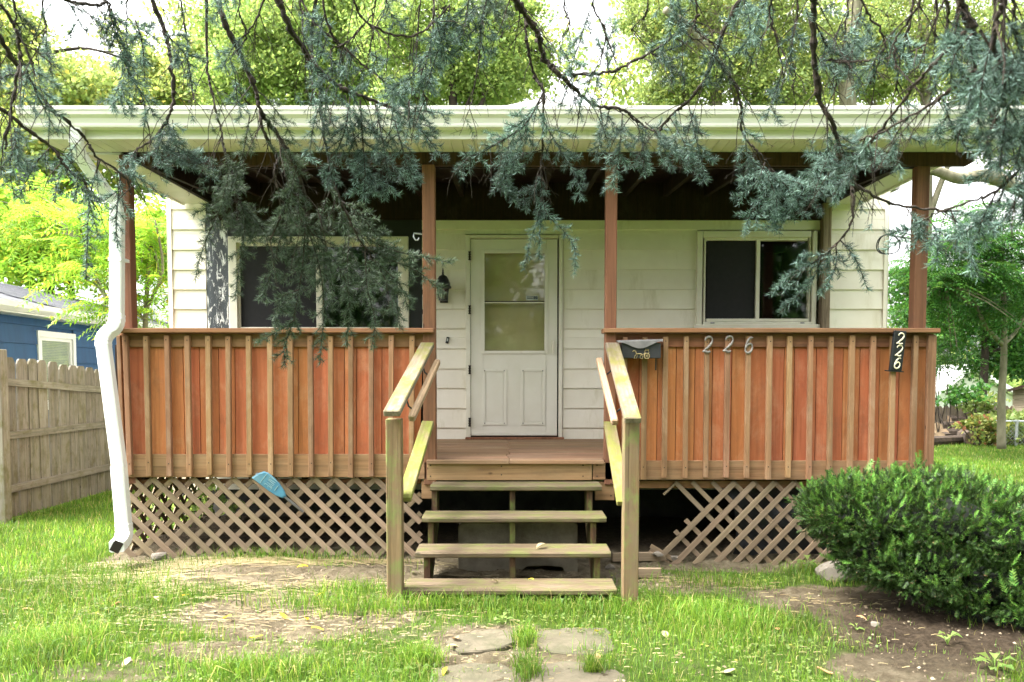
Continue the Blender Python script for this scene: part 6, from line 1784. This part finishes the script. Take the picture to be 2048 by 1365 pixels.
branch([(425,-40),(455,45),(482,114),(506,172),(520,220),(545,258),(575,303),(600,360),(612,430),(616,500)], 3.2, 3.5, .015, .006, 10, (.12,.40), (.02,.7), mat='needle_green', start=.3, sprays=[([(612,430),(606,520),(598,580),(585,643),(568,700),(572,735)],3.5,3.45,.004,.10), ([(616,460),(640,540),(648,620),(642,690),(640,730)],3.5,3.5,.004,.085), ([(600,400),(560,480),(545,540),(520,600)],3.5,3.45,.003,.09), ([(598,580),(560,600),(550,660)],3.45,3.4,.003,.07), ([(590,640),(540,672),(515,685)],3.45,3.4,.003,.06), ([(612,440),(655,500),(690,560),(700,620)],3.5,3.55,.004,.09), ([(500,230),(480,330),(440,420)],3.4,3.4,.003,.06)])
branch([(520,220),(530,262),(547,310),(551,345),(560,420),(540,480)], 3.38, 3.45, .009, .004, 9, (.1,.3), (.1,.7), mat='needle_green', link_trunk=False)
branch([(540,-40),(578,52),(603,90),(630,134),(671,169),(700,193),(749,203),(783,220),(818,241)], 3.0, 3.5, .017, .006, 8, (.1,.3), (.0,.5), sprays=[([(700,193),(690,260),(668,320),(660,380)],3.4,3.4,.004,.11), ([(720,200),(725,280),(730,350),(722,400)],3.42,3.4,.004,.12), ([(749,203),(765,280),(775,350),(770,400)],3.45,3.45,.004,.13), ([(783,220),(800,280),(815,330),(830,360)],3.5,3.45,.004,.12), ([(818,241),(850,270),(880,310),(895,318)],3.5,3.5,.003,.07), ([(800,228),(850,222),(900,232)],3.5,3.5,.003,.08), ([(760,210),(830,240),(862,300)],3.5,3.5,.003,.09), ([(660,170),(630,240),(618,320)],3.35,3.3,.003,.10), ([(690,190),(715,300),(750,390)],3.4,3.4,.003,.10)])
# long hanging stem with the leafy arms in front of the left window
branch([(640,150),(650,260),(668,360),(700,440),(730,500),(760,540)], 3.4, 3.6, .008, .004, 10, (.12,.36), (.15,.85), mat='needle_green', sprays=[([(690,420),(740,480),(800,505),(850,515),(905,527)],3.6,3.55,.004,.075), ([(720,490),(780,520),(830,540),(862,565),(888,590)],3.6,3.55,.004,.08), ([(730,500),(735,580),(750,640),(742,700)],3.6,3.55,.004,.085), ([(700,440),(695,540),(700,620),(690,690)],3.6,3.55,.004,.08), ([(760,540),(790,600),(800,660)],3.6,3.6,.003,.085), ([(680,400),(720,430),(770,490),(800,500)],3.6,3.6,.003,.09), ([(745,520),(800,570),(815,620)],3.6,3.6,.003,.08), ([(660,380),(640,450),(660,540),(665,600)],3.5,3.55,.003,.08)])
branch([(640,-40),(660,60),(700,110),(760,160),(790,200)], 3.0, 3.3, .006, .003, 10, (.1,.35), (.1,.3))
branch([(590,-30),(625,40),(665,75),(682,95)], 3.2, 3.3, .006, .004, 9, (.08,.25), (.3,.3))
# --- centre
branch([(1010,-50),(1024,0),(1052,31),(1076,69),(1090,107),(1117,151),(1152,186),(1190,210),(1245,227),(1272,238),(1310,262)], 3.0, 3.4, .017, .006, 9, (.1,.34), (.0,.4), sprays=[([(1245,227),(1240,290),(1232,340),(1222,378)],3.4,3.4,.003,.09), ([(1272,238),(1285,290),(1292,350)],3.4,3.4,.003,.10), ([(1310,262),(1330,300),(1340,340)],3.4,3.4,.003,.10), ([(1290,245),(1340,290),(1370,330)],3.4,3.4,.003,.09), ([(1200,215),(1205,260),(1190,320)],3.4,3.35,.003,.08)])
branch([(1117,151),(1162,148),(1217,150),(1265,120),(1310,100),(1351,69),(1400,30)], 3.2, 2.9, .0085, .006, 8, (.1,.3), (.3,.4), link_trunk=False, sprays=[([(1217,150),(1215,90),(1235,40)],3.1,3.1,.003,.08), ([(1300,105),(1340,130),(1370,160)],3.0,3.0,.003,.1)])
branch([(1050,30),(1055,90),(1070,150),(1086,186),(1086,241),(1084,300),(1083,344),(1084,390)], 3.2, 3.3, .008, .004, 9, (.1,.28), (.0,.35), link_trunk=False, sprays=[([(1086,186),(1050,250),(990,290),(950,315),(912,345)],3.25,3.2,.004,.10), ([(1086,200),(1040,250),(1010,320),(1015,370),(1040,400)],3.3,3.3,.003,.09), ([(1083,344),(1065,390),(1050,420)],3.3,3.3,.003,.08), ([(1084,390),(1095,430),(1125,460),(1150,500),(1148,548)],3.3,3.3,.003,.045), ([(1084,390),(1075,440),(1062,480),(1048,540)],3.3,3.3,.003,.045), ([(1084,400),(1080,450),(1078,520)],3.3,3.3,.003,.03), ([(1086,241),(1120,300),(1150,350),(1165,400)],3.3,3.3,.003,.09), ([(1085,300),(1030,320),(1000,370),(1030,400)],3.3,3.3,.003,.08)])
branch([(1086,186),(1060,230),(1020,270),(970,300),(930,320)], 3.26, 3.2, .004, .002, 12, (.1,.28), (.1,.4), link_trunk=False)
branch([(700,-40),(720,30),(780,65),(840,60),(900,10)], 2.8, 3.0, .006, .004, 12, (.1,.3), (.5,.5), sprays=[([(900,10),(890,60),(870,120),(850,180)],3.0,3.0,.003,.1)])
branch([(860,-40),(870,30),(860,100),(845,160),(855,210)], 3.0, 3.1, .005, .003, 12, (.12,.3), (.6,.6), sprays=[([(940,-20),(930,50),(920,110)],3.0,3.0,.003,.1), ([(980,-20),(960,60),(975,130)],3.0,3.0,.003,.1)])
branch([(760,-40),(740,20),(700,70),(660,100)], 2.9, 3.0, .005, .003, 12, (.1,.3), (.5,.5))
branch([(540,-40),(520,20),(500,60),(470,90)], 2.9, 3.0, .005, .003, 12, (.1,.28), (.7,.7))
branch([(1180,-40),(1190,20),(1210,70),(1200,130)], 2.9, 3.0, .005, .003, 11, (.1,.3), (.6,.6))
# --- right
branch([(1510,-50),(1462,34),(1431,100),(1407,165),(1376,203),(1348,227),(1320,260)], 2.7, 3.2, .013, .005, 9, (.1,.36), (.1,.5), sprays=[([(1376,203),(1390,270),(1405,330),(1412,365)],3.2,3.2,.003,.09), ([(1340,235),(1370,290),(1380,340)],3.2,3.2,.003,.1)])
branch([(1431,110),(1455,155),(1475,207),(1493,262),(1513,303),(1541,337)], 2.95, 3.2, .008, .004, 9, (.1,.34), (.1,.6), link_trunk=False, sprays=[([(1541,337),(1530,390),(1500,430),(1490,470)],3.2,3.2,.003,.08), ([(1541,337),(1570,370),(1600,400),(1640,395)],3.2,3.2,.004,.12), ([(1530,325),(1510,370),(1465,400)],3.2,3.2,.003,.07), ([(1545,340),(1555,400),(1540,445)],3.2,3.2,.003,.12), ([(1560,360),(1620,370),(1680,390)],3.2,3.2,.003,.10), ([(1600,395),(1570,430),(1530,460)],3.2,3.2,.003,.10)])
branch([(1632,-60),(1630,0),(1632,103),(1641,193),(1658,248),(1679,303),(1692,344),(1713,375),(1796,406),(1882,420),(1954,430)], 2.4, 3.0, .014, .004, 8, (.1,.32), (.15,.15), sprays=[([(1658,248),(1680,290),(1700,320),(1740,330)],2.8,2.8,.003,.10), ([(1679,303),(1640,320),(1615,360)],2.8,2.8,.003,.09), ([(1690,300),(1730,290),(1770,270)],2.8,2.8,.003,.10), ([(1632,50),(1660,100),(1700,110),(1740,80)],2.5,2.6,.003,.11), ([(1640,120),(1690,150),(1740,60)],2.6,2.6,.003,.08)])
branch([(1703,375),(1695,448),(1672,491),(1627,526),(1600,545)], 2.85, 2.95, .006, .003, 6, (.08,.2), (.1,.6), link_trunk=False, sprays=[([(1672,491),(1627,526),(1585,548),(1540,590)],2.9,2.95,.003,.075), ([(1640,515),(1625,560),(1560,625)],2.9,2.95,.003,.05), ([(1680,480),(1712,520),(1735,580)],2.9,2.9,.003,.025), ([(1672,491),(1670,540),(1640,590)],2.9,2.9,.003,.045)])
branch([(1925,-60),(1933,0),(1944,69),(1954,145),(1968,182),(2002,234),(2037,269),(2075,290)], 1.9, 2.1, .013, .008, 13, (.1,.28), (.7,.6), sprays=[([(1960,60),(2000,120),(2050,150)],1.8,1.8,.004,.1), ([(1950,140),(1990,170),(2040,200)],1.8,1.8,.004,.1), ([(1944,69),(1910,110),(1900,170)],1.8,1.8,.003,.08)], mat='needle')
branch([(2030,-60),(2010,0),(2000,70),(2020,140),(2060,190)], 1.6, 1.7, .009, .006, 15, (.1,.26), (.85,.85))
branch([(1930,65),(1885,110),(1847,148),(1809,200),(1768,255),(1727,296),(1700,350)], 1.9, 2.4, .007, .004, 8, (.08,.26), (.1,.6), link_trunk=False, sprays=[([(1768,255),(1790,290),(1770,330)],2.3,2.3,.003,.08)])
branch([(1944,145),(1885,193),(1844,220),(1778,255),(1720,280)], 1.85, 2.2, .006, .003, 8, (.08,.26), (.3,.6), link_trunk=False, sprays=[([(1885,193),(1900,240),(1930,290)],2.0,2.0,.003,.07)])
branch([(1641,117),(1685,122),(1734,120),(1796,114),(1850,90)], 2.55, 2.3, .005, .003, 9, (.08,.24), (.4,.5), link_trunk=False)
branch([(2075,290),(2010,370),(1950,400),(1890,420),(1850,440)], 1.9, 2.2, .006, .003, 12, (.1,.25), (.3,.8), link_trunk=False, sprays=[([(2010,370),(1990,420),(1950,460)],2.0,2.0,.003,.07), ([(2060,310),(2040,390),(2000,450)],1.9,1.9,.003,.08), ([(2070,300),(2000,330),(1930,370)],1.9,2.0,.003,.07)])
branch([(1560,-40),(1540,20),(1550,90),(1570,160)], 2.6, 2.7, .005, .003, 12, (.1,.28), (.6,.5), sprays=[([(1480,-20),(1500,50),(1490,110)],2.7,2.7,.003,.1)])
branch([(1700,-40),(1730,30),(1760,90),(1740,170)], 2.3, 2.4, .005, .003, 11, (.1,.26), (.6,.5))
branch([(1850,-50),(1830,20),(1800,70),(1790,140)], 2.1, 2.2, .005, .003, 11, (.1,.25), (.3,.4))
branch([(1330,-40),(1345,30),(1390,75),(1430,60)], 2.8, 2.9, .005, .003, 11, (.1,.26), (.5,.4))

# thinner drooping boughs along the top edge of the view
for i, (x, y1, Ya) in enumerate(((40,150,2.5),(90,120,2.7),(180,230,2.9),(250,180,2.9),(370,210,3.1),(390,90,3.0),(480,150,3.0),(610,190,3.1),(690,150,3.0),(760,130,3.0),(830,220,3.1),(910,190,3.1),(960,230,3.2),(1130,110,3.0),(1250,170,2.9),(1290,70,2.8),(1400,120,2.7),(1500,210,2.7),(1590,180,2.6),(1680,220,2.5),(1770,160,2.3),(1810,230,2.3),(1870,200,2.1),(1900,110,2.0),(1980,210,1.9),(2030,110,1.8),(2010,300,2.0))):
    if i % 3 == 2 and x < 1850: continue
    q = random.Random(i + 70); dx = q.uniform(-50, 50)
    branch([(x - dx*.6, -60), (x - dx*.2, y1*.15), (x + dx*.1 + q.uniform(-12,12), y1*.5), (x + dx*.5 + q.uniform(-12,12), y1*.8), (x + dx*.7, y1)], Ya, Ya + .15, .0048, .0022, 8, (.08,.24), (.25 if i % 3 else .7, .9 if i % 2 else .45) if x < 1850 else (.9,.9), seed=400 + i, mat='needle' if i % 4 else 'needle_green')

# upper crown of the spruce, over and behind the place the picture is taken from
cr = Br(999)
for i in range(46):
    a = cr.r.uniform(0, 6.28); z = cr.r.uniform(3.6, 8.6); R = (9.4 - z)*0.52 + .3
    if z < 4.4 and math.sin(a) > .2: continue
    p0 = Vector((TRX, TRY, z)); d = Vector((math.cos(a), math.sin(a), .15))
    path = cr.curve(p0, d, R, .06, 8, .05)
    cr.m.tube(path, [.03 - .003*k for k in range(9)], 5)
    for j in range(26):
        k = cr.r.randrange(2, 8); q = path[k].lerp(path[k+1], cr.r.random())
        sd_ = Vector((-d.y, d.x, 0))*cr.r.choice((-1,1))
        w_ = cr.curve(q, d*.6 + sd_*.7 + Vector((0,0,-.35)), cr.r.uniform(.3,.7), .12, 4, .1)
        cr.m.tube(w_, [.006,.005,.004,.003,.002], 4)
        cr.needles(w_, 260, .05)
o = cr.m.build('crown_branches', MT['twig'], spr, fixn=False); o['kind'] = 'stuff'
P = np.concatenate(cr.P); D = np.concatenate(cr.D); L = np.concatenate(cr.L)
V, F = scatter(NT_V*np.array([2.2,1,1]), NT_F, rot_mats(D, cr.g.uniform(0,6.28,len(P))), L, P)
tri_mesh('crown_needles', V, F, MT['needle'], spr, kind='stuff')
print('TRIS', sum(len(o.data.polygons) for o in bpy.data.objects if o.type == 'MESH'))
